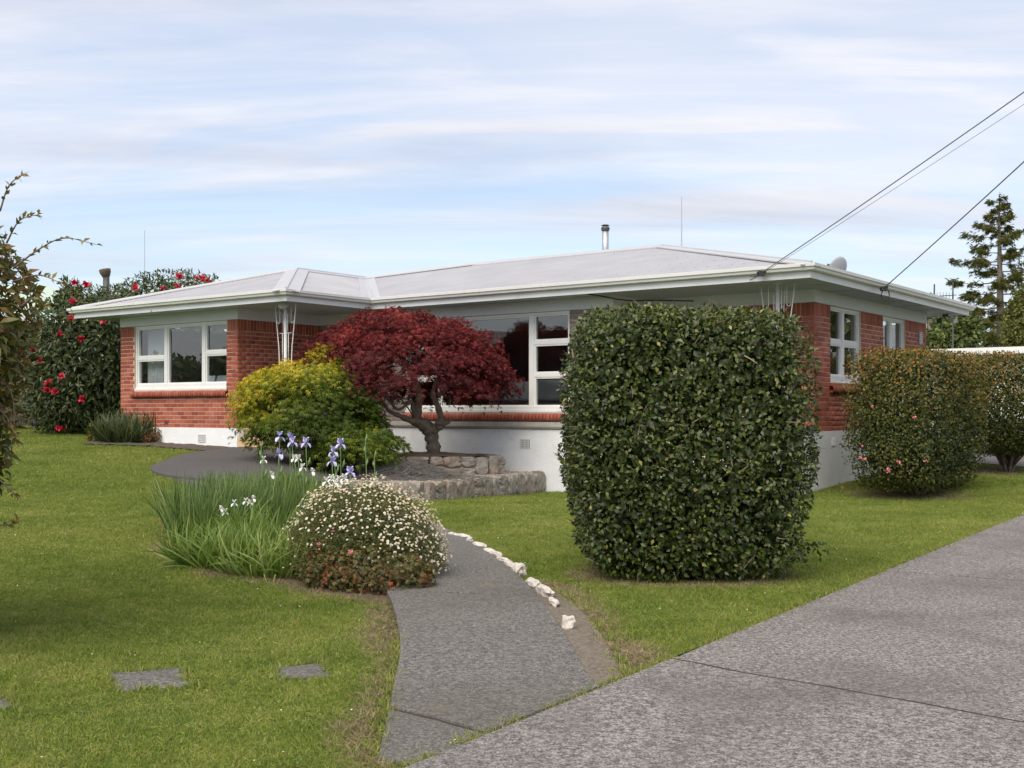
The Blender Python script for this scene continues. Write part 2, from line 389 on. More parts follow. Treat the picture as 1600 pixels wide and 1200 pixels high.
def distpoly(px, py, pts, closed=True):
    best = np.full(px.shape, 1e9); n = len(pts)
    for i in range(n if closed else n - 1):
        a = np.array(pts[i]); b = np.array(pts[(i + 1) % n]); ab = b - a; L = max((ab ** 2).sum(), 1e-9)
        t = np.clip(((px - a[0]) * ab[0] + (py - a[1]) * ab[1]) / L, 0, 1)
        best = np.minimum(best, np.hypot(px - a[0] - t * ab[0], py - a[1] - t * ab[1]))
    return best

# outlines on the ground
E0 = np.array(pix(660, 1200)); E1 = np.array(pix(1600, 806)); ed = (E1 - E0) / np.linalg.norm(E1 - E0); en = np.array((ed[1], -ed[0]))
DA = E0 - ed * 9; DB = E0 + ed * 30
drive_poly = [tuple(DA), tuple(DB), tuple(DB + en * 4.2), tuple(DA + en * 4.2)]
path_R = spline2([pix(925, 1077), pix(893, 1015), pix(852, 952), pix(800, 893), pix(745, 851), pix(702, 832), pix(640, 806), pix(560, 785)], 4)
path_L = spline2([pix(590, 1189), pix(612, 1090), pix(625, 1005), pix(604, 929), pix(560, 880), pix(520, 842), pix(470, 812)], 4)
pe = [np.array(pix(925, 1077)), np.array(pix(590, 1189))]
patio = spline2([pix(560, 762), pix(420, 756), pix(300, 752), pix(241, 742), pix(242, 730), pix(292, 713), pix(345, 705.5)], 4) + [pix(380, 702.5), pix(440, 703), pix(560, 709), pix(590, 730)]
# link of the path between the front walk and the patio, behind the irises
linkp = [path_R[-1], path_L[-1]] + spline2([pix(400, 800), pix(330, 775), pix(268, 750)], 3) + [pix(300, 750.5), pix(420, 754.5), pix(560, 760)]
path_poly = path_L[::-1] + path_R
path_poly_full = path_poly
verge = [pix(925, 1077), pix(893, 1015), pix(852, 952), pix(822, 917), pix(862, 922), pix(905, 950), pix(945, 1000), pix(976, 1058)]
bed_lawn = spline2([pix(278, 848), pix(288, 868), pix(345, 893), pix(435, 908), pix(560, 938), pix(607, 932), pix(560, 880), pix(470, 812), pix(330, 772), pix(285, 800), pix(278, 848)], 4)
wall_strip = [pix(128, 695), pix(240, 699), pix(330, 707), pix(378, 703.5), H(-10.9, -3.5), H(-15.0, -3.5), H(-15.4, -3.7)]
house_poly = [H(.05, -1.3), H(.05, 6.4), H(-15, 6.4), H(-15, -3.5), H(-10.9, -3.5), H(-10.9, -1.3)]
court = [H(.1, 6.9), H(4.4, 5.6), H(4.6, 30), H(-1, 30)]
SW = [H(-4.9, -1.30), pix(830, 769), pix(678, 788), pix(655, 783)]
lowA = np.array(H(-4.85, -1.33)); lowB = np.array((-1.42, 18.35)); lowC = np.array((-3.0, 18.9))
garden = [tuple(lowA), tuple(lowB), tuple(lowC), (-4.6, 20.2), H(-10.7, -1.35)]
pav = [[pix(167, 1055), pix(285, 1045), pix(300, 1076), pix(185, 1083)], [pix(426, 1046), pix(505, 1038), pix(520, 1058), pix(436, 1066)], [pix(-45, 1088), pix(0, 1084), pix(28, 1108), pix(-40, 1122)]]
hedge_c = (1.48, 10.0)

# ------------------------------------------------------------------ ground
def make_ground():
    xs = np.concatenate([np.arange(-60, -14, 2.), np.arange(-14, 13, .14), np.arange(13, 62, 2.)])
    ys = np.concatenate([np.arange(-40, 3, 2.), np.arange(3, 15, .12), np.arange(15, 34, .22), np.arange(34, 60, 2.), [70, 90, 130, 200, 400, 900]])
    xs = np.concatenate([[-900, -300, -120], xs, [120, 300, 900]])
    X, Y = np.meshgrid(xs, ys); nx, ny = len(xs), len(ys)
    Z = np.array([[gz(x, y) for x in xs] for y in ys])
    fx, fy = X.ravel(), Y.ravel()
    hard = inpoly(fx, fy, path_poly) | inpoly(fx, fy, drive_poly) | inpoly(fx, fy, patio) | inpoly(fx, fy, linkp) | inpoly(fx, fy, court)
    for p in pav: hard |= inpoly(fx, fy, p)
    dz = np.where(hard, -.05, 0) + .012 * np.array([mnoise.noise(Vector((a * .9, b * .9, 0))) for a, b in zip(fx, fy)]) * (np.abs(fx) < 15)
    dp = distpoly(fx, fy, path_L, False); left = dp < .6
    bare = np.clip(1.1 - dp / .38, 0, 1) * (fy < 9.2)
    bare = np.maximum(bare, np.clip(1 - distpoly(fx, fy, bed_lawn) / .18, 0, 1))
    bare = np.maximum(bare, inpoly(fx, fy, bed_lawn) * 1.); bare = np.maximum(bare, inpoly(fx, fy, wall_strip) * 1.)
    bare = np.maximum(bare, inpoly(fx, fy, verge) * 1.); bare = np.maximum(bare, np.clip(1 - distpoly(fx, fy, verge) / .3, 0, 1) * .8)
    bare = np.maximum(bare, np.clip(1.25 - np.hypot((fx - hedge_c[0]) / .75, (fy - hedge_c[1]) / .55), 0, 1))
    for c in (H(1.45, .45), H(1.6, 5.2)): bare = np.maximum(bare, np.clip(1.2 - np.hypot(fx - c[0], fy - c[1]) / .9, 0, 1))
    bare = np.maximum(bare, np.clip(1.1 - distpoly(fx, fy, house_poly) / .12, 0, 1))
    V = np.stack([fx, fy, Z.ravel() + dz], 1)
    i, j = np.meshgrid(np.arange(nx - 1), np.arange(ny - 1)); b = (j * nx + i).ravel()
    o = rawmesh('ground', V, np.stack([b, b + 1, b + nx + 1, b + nx], 1), bare * 0, 'lawn_ground')
    a = o.data.attributes.new('bare', 'FLOAT', 'POINT'); a.data.foreach_set('value', bare.astype(np.float32))
    o.data.polygons.foreach_set('use_smooth', [True] * len(o.data.polygons))
    return struct(o)
make_ground()

def slab(name, poly, top, thick, mat, parent=None, joint=0):
    """concrete slab following the terrain; the rim is rounded a little"""
    bm = bmesh.new()
    vs_ = [bm.verts.new((x, y, 0)) for x, y in poly]; f = bm.faces.new(vs_)
    if f.normal.z < 0: f.normal_flip()
    bmesh.ops.triangulate(bm, faces=bm.faces[:])
    for _ in range(5):
        le = [e for e in bm.edges if e.calc_length() > .9]
        if not le: break
        bmesh.ops.subdivide_edges(bm, edges=le, cuts=1); bmesh.ops.triangulate(bm, faces=[f for f in bm.faces if len(f.verts) > 3])
    ex = bmesh.ops.extrude_face_region(bm, geom=bm.faces[:])
    topv = set(g for g in ex['geom'] if isinstance(g, bmesh.types.BMVert))
    for v in bm.verts:
        v.co.z = gz(v.co.x, v.co.y) + (top if v in topv else top - thick)
    bmesh.ops.recalc_face_normals(bm, faces=bm.faces)
    sharp = [e for e in bm.edges if len(e.link_faces) == 2 and e.calc_face_angle(0) > 1. and all(v in topv for v in e.verts)]
    bmesh.ops.bevel(bm, geom=sharp, offset=.012, segments=2, profile=.6, affect='EDGES')
    me = bpy.data.meshes.new(name); bm.to_mesh(me); bm.free(); me.materials.append(MATS[mat]); return link(name, me, parent)
def wob(a, b, n, amp, seed):
    a = np.array(a); b = np.array(b); d = b - a; p = np.array((-d[1], d[0])) / np.linalg.norm(d)
    return [tuple(a + d * i / n + p * amp * mnoise.noise(Vector((i * .55, seed, 0)))) for i in range(n + 1)]

# driveway: slabs divided by the cracked joints
drv = struct(empty('driveway', (0, 0, 0)))
def joint_line(px0, ang_pt, seed):
    a = np.array(pix(*px0)); b = np.array(pix(*ang_pt)); d = (b - a) / np.linalg.norm(b - a)
    k = np.dot(a - E0, ed); a = E0 + ed * k
    return wob(a, a + d * 4.35, 22, .035, seed), k
J1, k1 = joint_line((1040, 1037), (1600, 1138), 1.3); J2, k2 = joint_line((1369, 896), (1590, 912), 5.1)
def sh(pts, dd): return [tuple(np.array(p) + ed * dd) for p in pts]
far_e = [tuple(DB), tuple(DB + en * 4.2)]
def edge_pts(ka, kb): return [tuple(E0 + ed * (ka + (kb - ka) * i / 8) + en * .012 * mnoise.noise(Vector((ka + (kb - ka) * i / 8 * 2.1, 3, 3)))) for i in range(9)]
slab('concrete_slab', edge_pts(-9, k1 - .016) + sh(J1, -.016) + [tuple(DA + en * 4.2)], .035, .14, 'drive_concrete', drv)
slab('concrete_slab', edge_pts(k1 + .016, k2 - .010) + sh(J2, -.010) + sh(J1, .016)[::-1], .03, .14, 'drive_concrete', drv)
slab('concrete_slab', edge_pts(k2 + .010, 30) + [far_e[1]] + sh(J2, .010)[::-1], .032, .14, 'drive_concrete', drv)
def joint(pts, top, wdt, name, parent):
    mb = MB(); n = len(pts)
    for i, p in enumerate(pts):
        d = np.array(pts[min(i + 1, n - 1)]) - np.array(pts[max(i - 1, 0)]); q = np.array((-d[1], d[0])) / np.linalg.norm(d); k = wdt * (1 + .5 * mnoise.noise(Vector((i * .9, 2, 0))))
        for sg in (-1, 1): x, y = np.array(p) + q * sg * k; mb.v.append((x, y, gz(x, y) + top))
    mb.f += [(2 * i, 2 * i + 1, 2 * i + 3, 2 * i + 2) for i in range(n - 1)]; mb.build(name, 'joint_soil', parent)
M('joint_soil', (.035, .028, .018), .95, .5, 9, bstr=.5)
joint(J1, .029, .020, 'joint', drv); joint(J2, .027, .013, 'joint', drv)
ct = struct(slab('yard_paving', court, .03, .12, 'drive_concrete'))

# garden path: slabs
pth = struct(empty('garden_path', (0, 0, 0)))
def split_path():
    # cross joints: pixel rows 1110 (left) -> drive edge, and 935/937
    def near(poly, p): return min(range(len(poly)), key=lambda i: math.hypot(poly[i][0] - p[0], poly[i][1] - p[1]))
    gap = .008
    iL1 = near(path_L, pix(610, 1112)); iL2 = near(path_L, pix(604, 931)); iR2 = near(path_R, pix(838, 938)); iRe = len(path_R) - 1; iLe = len(path_L) - 1
    de = lambda p: tuple(np.array(p) - en * .02)
    A = [de(E0 + ed * (np.dot(np.array(path_L[0]) - E0, ed))), de(E0 + ed * np.dot(np.array(path_R[0]) - E0, ed))]
    mid = E0 + ed * (np.dot(np.array(pix(745, 1150)) - E0, ed)); mid = de(mid)
    s1 = path_L[:iL1 + 1] + wob(path_L[iL1], mid, 6, .02, 2.)[1:]
    slab('concrete_slab', [A[0]] + s1, .022, .12, 'path_concrete', pth)
    up = ed * .012
    c = wob(path_L[iL2], path_R[iR2], 10, .025, 7.)
    s2 = [tuple(np.array(p) + up) for p in wob(path_L[iL1], mid, 6, .02, 2.)]
    slab('concrete_slab', s2 + [A[1]] + path_R[1:iR2 + 1] + c[::-1][1:] + path_L[iL1 + 1:iL2][::-1], .034, .14, 'path_concrete', pth)
    joint(c[3:], .028, .013, 'joint', pth); joint(wob(path_L[iL1], mid, 6, .02, 2.), .021, .012, 'joint', pth)
    c3 = [tuple(np.array(p) + np.array((0, .018))) for p in c]
    slab('concrete_slab', c3 + path_R[iR2 + 1:] + path_L[iL2 + 1:][::-1], .036, .12, 'path_concrete', pth)
    slab('concrete_slab', linkp, .02, .10, 'patio_concrete', pth)
split_path()
struct(slab('patio', patio, .06, .14, 'patio_concrete'))
struct(slab('bare_verge', verge, .010, .05, 'worn_verge'))
for i, (p, lb) in enumerate(zip(pav, ['rectangular concrete stepping stone with a chipped corner set in the lawn', 'smaller concrete stepping stone in the lawn beside the garden path', 'concrete stepping stone in the lawn at the foot of the bronze leaved shrub'])):
    pp = []
    for a, b in zip(p, p[1:] + p[:1]): pp += wob(a, b, 6, .02, i * 3.3)[:-1]
    if i == 0: pp = [q for q in pp]
    tag(slab('stepping_stone', pp, .012, .06, 'path_concrete'), lb, 'paving stone', 'stepping stones in the lawn')

# ------------------------------------------------------------------ the house
house = empty('brick_house', (OX, OY, 0), math.atan2(-SA, CA))
tag(house, 'single storey red brick house with pale iron roof, wide eaves and white plinth', 'house')
ZB, ZF, ZS, ZE = 1.08, 3.32, 3.545, 3.73        # brick base, frieze bottom, soffit, roof eave
class Wall:
    def __init__(s, p0, e, n): s.p0 = Vector((*p0, 0)); s.e = Vector((*e, 0)); s.n = Vector((*n, 0))
    def P(s, u, d, z): q = s.p0 + s.e * u + s.n * d; return (q.x, q.y, z)
    def box(s, mb, u0, u1, d0, d1, z0, z1):
        b = len(mb.v); mb.v += [s.P(u, d, z) for z in (z0, z1) for u, d in ((u0, d0), (u1, d0), (u1, d1), (u0, d1))]
        mb.f += [tuple(b + i for i in q) for q in ((0, 3, 2, 1), (4, 5, 6, 7), (0, 1, 5, 4), (1, 2, 6, 5), (2, 3, 7, 6), (3, 0, 4, 7))]
    def rotz(s): return math.atan2(s.e.y, s.e.x)
def brick_mesh(name, mat, tint, wdt, hgt, dep=.008, ch=.004):
    x, z, c = wdt / 2, hgt / 2, ch
    j = lambda: random.uniform(-.0016, .0016)
    v = [(-x, 0, -z), (x, 0, -z), (x, 0, z), (-x, 0, z)] + [(sx * (x) + j(), -(dep - c), sz * z + j()) for sx, sz in ((-1, -1), (1, -1), (1, 1), (-1, 1))] + [(sx * (x - c), -dep + j() * .5, sz * (z - c)) for sx, sz in ((-1, -1), (1, -1), (1, 1), (-1, 1))]
    f = [(8, 9, 10, 11)] + [(a, (a + 1) % 4, 4 + (a + 1) % 4, 4 + a) for a in range(4)] + [(4 + a, 4 + (a + 1) % 4, 8 + (a + 1) % 4, 8 + a) for a in range(4)]
    me = bpy.data.meshes.new(name); me.from_pydata(v, [], f); me.materials.append(MATS[mat])
    a = me.attributes.new('tint', 'FLOAT', 'POINT'); a.data.foreach_set('value', [tint] * len(v)); return me
VARI = {}
for mat in ('red_brick', 'dull_brick'):
    VARI[mat] = [brick_mesh('brick', mat, (i + .5) / 10, .23, .076) for i in range(10)]
all_bricks = []      # (wall object, Wall, u centre, z centre, width, height, vertical?, mat)
def brick_wall(W, L, openings, mat, z0=ZB, soldier=True, u_start=0., u_end=None, seed=0, partial=None):
    """mortar core with openings; the bricks are collected for later"""
    mb = MB(); us = sorted(set([0, L] + [o for op in openings for o in op[:2]])); zb, zt = z0, ZF
    for a, b in zip(us[:-1], us[1:]):
        m_ = (a + b) / 2; cuts = sorted([(o[2], o[3]) for o in openings if o[0] < m_ < o[1]]); z = zb
        for c0, c1_ in cuts:
            if c0 > z: W.box(mb, a, b, -.2, 0, z, c0)
            z = c1_
        if zt > z + .005: W.box(mb, a, b, -.2, 0, z, zt)
    wo = mb.build('wall', 'mortar' if mat == 'red_brick' else 'dull_mortar', house)
    r = random.Random(seed); u1 = L if u_end is None else u_end
    def add(u0, u1_, zc, h, vert):
        segs = [(u0, u1_)]
        for o in openings:
            if o[2] < zc + h * .3 and o[3] > zc - h * .3:
                ns = []
                for a, b in segs:
                    if o[1] <= a or o[0] >= b: ns.append((a, b)); continue
                    if o[0] - a > .03: ns.append((a, o[0] - .002))
                    if b - o[1] > .03: ns.append((o[1] + .002, b))
                segs = ns
        for a, b in segs:
            if b - a > .025: all_bricks.append((wo, W, (a + b) / 2, zc, b - a, h, vert, mat, r.random()))
    zs = ZF - .236 if soldier else ZF; row = 0; z = z0 + .005; pit = (zs - z0) / round((zs - z0) / .086)
    while z + .04 < zs:
        h = pit - .013
        if h > .03:
            u = u_start - (.12 if row % 2 else 0)
            while u < u1:
                add(max(u, u_start), min(u + .228, u1), z + h / 2, h, False); u += .24
        z += pit; row += 1
    if soldier:
        u = u_start
        while u < u1 - .02: add(u, min(u + .073, u1), ZF - .117, .226, True); u += .086
    return wo
W_side = Wall((0, 0), (0, 1), (1, 0)); W_porch = Wall((-3.33, 0), (1, 0), (0, -1)); W_ret = Wall((-3.33, -1.19), (0, 1), (1, 0))
W_main = Wall((-10.93, -1.19), (1, 0), (0, -1)); W_wside = Wall((-10.93, -3.49), (0, 1), (1, 0)); W_wing = Wall((-14.95, -3.49), (1, 0), (0, -1))
MU = lambda s: 10.93 - s          # main-wall u from s
WU = lambda s: 14.95 - s
win_side1 = (.74, 2.31, 1.93, ZF); win_side2 = (3.54, 4.92, 1.25, ZF)
win_main = (MU(8.40), MU(4.28), 1.42, ZF); win_wing = (WU(14.44), WU(11.28), 1.90, ZF)
win_porch = (.5, 2.2, 1.25, 3.1)
brick_wall(W_side, 6.3, [win_side1, win_side2], 'red_brick', u_start=-.012, seed=1)
brick_wall(W_porch, 3.33, [], 'red_brick', seed=2)
brick_wall(W_ret, 1.19, [], 'dull_brick', u_start=-.012, seed=3)
brick_wall(W_main, 7.6, [win_main], 'dull_brick', z0=1.215, soldier=False, seed=4)
brick_wall(W_wside, 2.3, [], 'red_brick', u_start=-.012, seed=5)
brick_wall(W_wing, 4.02, [win_wing], 'red_brick', seed=6)

ROOT = Matrix.Translation((OX, OY, 0)) @ Matrix.Rotation(math.atan2(-SA, CA), 4, 'Z')
def proj(p):
    q = ROOT @ Vector(p); return (800 + F * q.x / q.y, HZ - F * (q.z - CH) / q.y, q.y)
def place_bricks():
    sc = []
    for i, (wo, W, u, z, wd, h, vert, mat, r) in enumerate(all_bricks):
        x, y, dpt = proj(W.P(u, 0, z)); x2 = proj(W.P(u + wd / 2, 0, z))[0]; x1 = proj(W.P(u - wd / 2, 0, z))[0]
        vis = (187 < x < 372 and 500 < y < 668 and not (x < 245 and y > 640)) or (372 < x < 520 and y < 532 and W is W_wside) or (W in (W_side, W_porch) and 1222 < x < 1460 and (y < 548 or x < 1325) and (x > 1262 or y < 480))
        if vis: sc.append((-(abs(x2 - x1) * (h * F / dpt)), i))
    pick = set(i for _, i in sorted(sc)[:300]); rest = {}
    for i, (wo, W, u, z, wd, h, vert, mat, r) in enumerate(all_bricks):
        if i in pick:
            me = VARI[mat][int(r * 10)]; o = bpy.data.objects.new('brick', me); COL.objects.link(o); o.parent = wo
            o.location = W.P(u, 0, z); o.rotation_euler = (0, 0, W.rotz())
            if vert: o.rotation_euler = Matrix.Rotation(W.rotz(), 4, 'Z').to_quaternion().to_euler(); o.rotation_euler.rotate_axis('Y', R(90)); o.scale = (h / .23, 1, wd / .076)
            else: o.scale = (wd / .23, 1, h / .076)
        else: rest.setdefault(wo.name, []).append((wo, W, u, z, wd, h, r, mat))
    for nm, L in rest.items():
        V = []; T = []; n = len(L)
        for wo, W, u, z, wd, h, r, mat in L:
            x, zz, c, dp = wd / 2, h / 2, .003, .008
            jj = random.uniform(-.0015, .0015)
            for a, b, d in [(-x, -zz, 0), (x, -zz, 0), (x, zz, 0), (-x, zz, 0), (-x, -zz, dp - c), (x, -zz, dp - c), (x, zz, dp - c), (-x, zz, dp - c), (c - x, c - zz, dp + jj), (x - c, c - zz, dp + jj), (x - c, zz - c, dp + jj), (c - x, zz - c, dp + jj)]:
                V.append(W.P(u + a, d, z + b)); T.append(r)
        tf = np.array([(8, 9, 10, 11)] + [(a, (a + 1) % 4, 4 + (a + 1) % 4, 4 + a) for a in range(4)] + [(4 + a, 4 + (a + 1) % 4, 8 + (a + 1) % 4, 8 + a) for a in range(4)])
        stuff(mass('brickwork', np.array(V), tf, 12, n, np.array(T), L[0][7], L[0][0]))
place_bricks()

# closed shell behind: inner lining, rear and left walls
mb = MB(); mb.box(-14.95, -14.75, -3.48, 6.3, .2, ZF); mb.box(-14.75, -.0, 6.1, 6.3, .2, ZF); mb.build('rear_wall', 'dull_wall', house)
mb = MB(); mb.box(-14.7, -.22, 2.9, 3.0, 1.2, ZF); mb.box(-11.2, -11.1, -3.25, 2.9, 1.2, ZF); mb.box(-3.6, -3.5, -1., 2.9, 1.2, ZF); mb.box(-3.4, -.22, 2.6, 2.7, 1.2, ZF); mb.build('partition', 'interior', house)
mb = MB(); mb.box(-14.74, -.21, -.98, 6.09, 1.1, 1.2); mb.box(-14.74, -11.14, -3.28, -.98, 1.1, 1.2); mb.build('floor', 'interior', house)

# plinths
def plinth(W, u0, u1, d, z0, z1=ZB): mb = MB(); W.box(mb, u0, u1, -.2, d, z0, z1); return mb
plinth(W_wing, 0, 4.02, .02, .3).build('plinth', 'plinth_roughcast', house)
plinth(W_wside, -.02 + .02, 2.1, .02, .2).build('plinth', 'plinth_roughcast', house)
mb = MB(); mb.box(-10.9, .02, -1.30, -1.1, -.35, ZB); mb.build('plinth', 'plinth_roughcast', house)
mb = MB(); mb.box(-.18, .021, -1.099, 6.32, -.35, ZB); mb.build('plinth', 'plinth_roughcast', house)
mb = MB(); mb.box(.021, .07, -1.33, 6.34, -.35, .03); mb.build('footing', 'grey_concrete', house)
# terrace slab with its overhanging, hollowed edge
mb = MB(); pr = [(-1.35, ZB + .145), (-1.35, ZB + .06), (-1.335, ZB + .03), (-1.31, ZB + .012), (-1.295, ZB + .003)]
back = [(-.0, ZB + .003), (-.0, ZB + .145)]
ring = pr + back; b = len(mb.v)
for x in (-10.88, -3.0): mb.v += [(x, y, z) for y, z in ring]
n = len(ring); mb.f += [tuple(range(n)), tuple(range(n, 2 * n))[::-1]] + [(i, (i + 1) % n, n + (i + 1) % n, n + i) for i in range(n)]
mb.build('terrace_slab', 'slab_concrete', house)
mb = MB(); mb.box(-2.999, .03, -1.34, -.012, ZB + .003, ZB + .075); mb.build('terrace_slab', 'grey_concrete', house)
# air vents in the plinth
def vent(W, u, z, d, wv=.23, hv=.15):
    mb = MB(); W.box(mb, u - wv / 2, u + wv / 2, d, d + .006, z - hv / 2, z + hv / 2); o = mb.build('air_vent', 'dark_metal', house)  # solid dark plate; its colour stands in for the shaded vent holes
    mb = MB(); n = 7
    for i in range(n + 1):
        a = u - wv / 2 + wv * i / n; W.box(mb, a - .005, a + .005, d + .006, d + .016, z - hv / 2 - .007, z + hv / 2 + .007)
    for i in range(5):
        a = z - hv / 2 + hv * i / 4; W.box(mb, u - wv / 2, u + wv / 2, d + .0065, d + .014, a - .005, a + .005)
    mb.build('grille', 'white_paint', o)
W_pl = Wall((-10.93, -1.30), (1, 0), (0, -1))
vent(W_wing, WU(12.05), .86, .02); vent(W_pl, MU(7.62), .83, 0); vent(W_pl, MU(5.22), .82, 0); vent(W_side, .83, .89, .021, .16, .13)
mb = MB(); W_side.box(mb, 5.77, 5.98, .012, .02, 2.86, 3.13); o = mb.build('wall_vent', 'grey_plastic', house)
mb = MB()
for i in range(7): W_side.box(mb, 5.78, 5.97, .0205, .034, 2.88 + i * .036, 2.895 + i * .036)
mb.build('louvre', 'weatherboard', o)
# outdoor tap on the wing wall
mb = MB(); q = lambda u, d, z: W_wing.P(u, d, z)
ut = WU(13.25); mb.tube([q(ut, 0, 1.17), q(ut, .07, 1.17), q(ut, .09, 1.13)], .012); mb.tube([q(ut, .05, 1.17), q(ut, .05, 1.21)], .008); mb.tube([q(ut - .03, .05, 1.215), q(ut + .03, .05, 1.215)], .007); mb.build('tap', 'dark_metal', house)

# windows: white timber frames with panes set back in the brick reveals
def window(W, op, cols, trans, sill=True, depth=-.07, head=.05, bottom=.07, lowsill=.0):
    u0, u1, z0, z1 = op; mb = MB(); J = .045; d0, d1 = depth - .05, depth
    W.box(mb, u0, u0 + J, d0, d1 + .03, z0, z1); W.box(mb, u1 - J, u1, d0, d1 + .03, z0, z1)
    W.box(mb, u0 + J, u1 - J, d0, d1 + .028, z1 - head, z1 - .002); W.box(mb, u0 + J, u1 - J, d0, d1 + .045, z0, z0 + bottom)
    W.box(mb, u0 - .0, u1, d1 + .031, d1 + .075, z0 - .012, z0 + .028)
    edges = [u0 + J] + cols + [u1 - J]
    for c in cols: W.box(mb, c - .05, c + .05, d0, d1 + .025, z0 + bottom, z1 - head)
    panes = []
    for i in range(len(edges) - 1):
        a = edges[i] + (.05 if i else 0); b_ = edges[i + 1] - (.05 if i < len(edges) - 2 else 0); zs = [z0 + bottom] + trans[i] + [z1 - head]
        for t in trans[i]: W.box(mb, a, b_, d0, d1 + .018, t - .035, t + .035)
        for k in range(len(zs) - 1):
            za = zs[k] + (.035 if k else 0); zb = zs[k + 1] - (.035 if k < len(zs) - 2 else 0); s_ = .032
            W.box(mb, a, a + s_, d0 + .005, d1 + .008, za, zb); W.box(mb, b_ - s_, b_, d0 + .005, d1 + .008, za, zb)
            W.box(mb, a + s_, b_ - s_, d0 + .005, d1 + .007, za, za + s_); W.box(mb, a + s_, b_ - s_, d0 + .005, d1 + .007, zb - s_, zb)
            panes.append((a + s_, b_ - s_, za + s_, zb - s_))
    wo = mb.build('window', 'white_paint', house)
    for a, b_, za, zb in panes:
        m2 = MB(); W.box(m2, a - .006, b_ + .006, d0 + .015, d0 + .020, za - .006, zb + .006); m2.build('pane', 'window_glass', wo)
    if sill:
        V = []; T = []; u = u0 - .05; n = 0; zt = z0 - .012
        while u < u1 + .02:
            e = min(u + .072, u1 + .05); c = .012; jz = random.uniform(-.003, .003)
            prof = [(-.08, zt), (.06, zt - .035), (.085, zt - .05), (.088, zt - .12), (.07, zt - .15), (-.08, zt - .15)]
            for k, uu in enumerate((u, u + c * .4, e - c * .4, e)):
                for d, z in prof: V.append(W.P(uu, d - (.004 if k in (0, 3) else 0), z + jz - (.004 if k in (0, 3) else 0)))
            T += [random.random()] * 24; n += 1; u += .082
        tf = [[k * 6 + i, k * 6 + (i + 1) % 6, (k + 1) * 6 + (i + 1) % 6, (k + 1) * 6 + i] for k in range(3) for i in range(6)] + [[0, 1, 2, 5], [2, 3, 4, 5], [18, 23, 20, 19], [20, 23, 22, 21]]
        mass('brick_sill', np.array(V), np.array(tf), 24, n, np.array(T), 'sill_brick', house)
        m3 = MB(); W.box(m3, u0 - .045, u1 + .045, -.08, .055, zt - .142, zt - .042); m3.build('sill_mortar', 'mortar', house)
    return wo
window(W_wing, win_wing, [WU(13.37), WU(12.08)], [[2.60], [], [2.66]], bottom=.12)
window(W_main, win_main, [MU(7.47), MU(5.18)], [[2.1, 2.72], [], [2.12, 2.74]], bottom=.10)
window(W_side, win_side1, [1.5], [[2.68], [2.68]], bottom=.14)
window(W_side, win_side2, [4.15], [[], []], sill=False)

# frieze boards under the soffit
mb = MB()
for W, a, b in ((W_side, -.02, 6.3), (W_porch, 0, 3.33), (W_ret, -.02, 1.19), (W_main, 0, 7.58), (W_wside, -.02, 2.3), (W_wing, 0, 4.0)): W.box(mb, a, b, -.15, .018, ZF + .002, ZS)
mb.build('frieze', 'frieze_paint', house)
eave = [(.66, -1.8), (.66, 7.2), (-15.82, 7.2), (-15.82, -4.1), (-8.8, -4.1), (-8.8, -1.8)]
def off(o):
    r = []; n = len(eave)
    for i in range(n):
        p, c, q = Vector(eave[i - 1]), Vector(eave[i]), Vector(eave[(i + 1) % n]); d1 = (c - p).normalized(); d2 = (q - c).normalized()
        n1 = Vector((d1.y, -d1.x)); n2 = Vector((d2.y, -d2.x)); m_ = (n1 + n2) / (1 + n1.dot(n2)); r.append(tuple(c + m_ * o))
    return r
mb = MB(); mb.prism(off(-.022), ZS + .002, ZS + .03); mb.build('soffit', 'soffit_paint', house)
def sweep(name, prof, mat):
    mb = MB(); n = len(eave); k = len(prof)
    for o, z in prof: mb.v += [(x, y, z) for x, y in off(o)]
    for a in range(k):
        b_ = (a + 1) % k
        for i in range(n): j = (i + 1) % n; mb.f.append((a * n + i, a * n + j, b_ * n + j, b_ * n + i))
    return mb.build(name, mat, house)
sweep('fascia', [(0, 3.53), (0, 3.70), (-.02, 3.70), (-.02, 3.53)], 'fascia_paint')
sweep('gutter', [(.002, 3.645), (.06, 3.637), (.085, 3.65), (.095, 3.685), (.118, 3.70), (.124, 3.748), (.112, 3.752), (.10, 3.71), (.08, 3.70), (.07, 3.665), (.002, 3.665)], 'gutter_paint')
# soffit battens
mb = MB()
for x in np.arange(-8.2, .6, 1.2): mb.box(x - .02, x + .02, -1.77, -1.22, ZS - .006, ZS + .001)
for y in np.arange(-.6, 7, 1.2): mb.box(.03, .63, y - .02, y + .02, ZS - .006, ZS + .001)
mb.build('soffit_batten', 'soffit_paint', house)

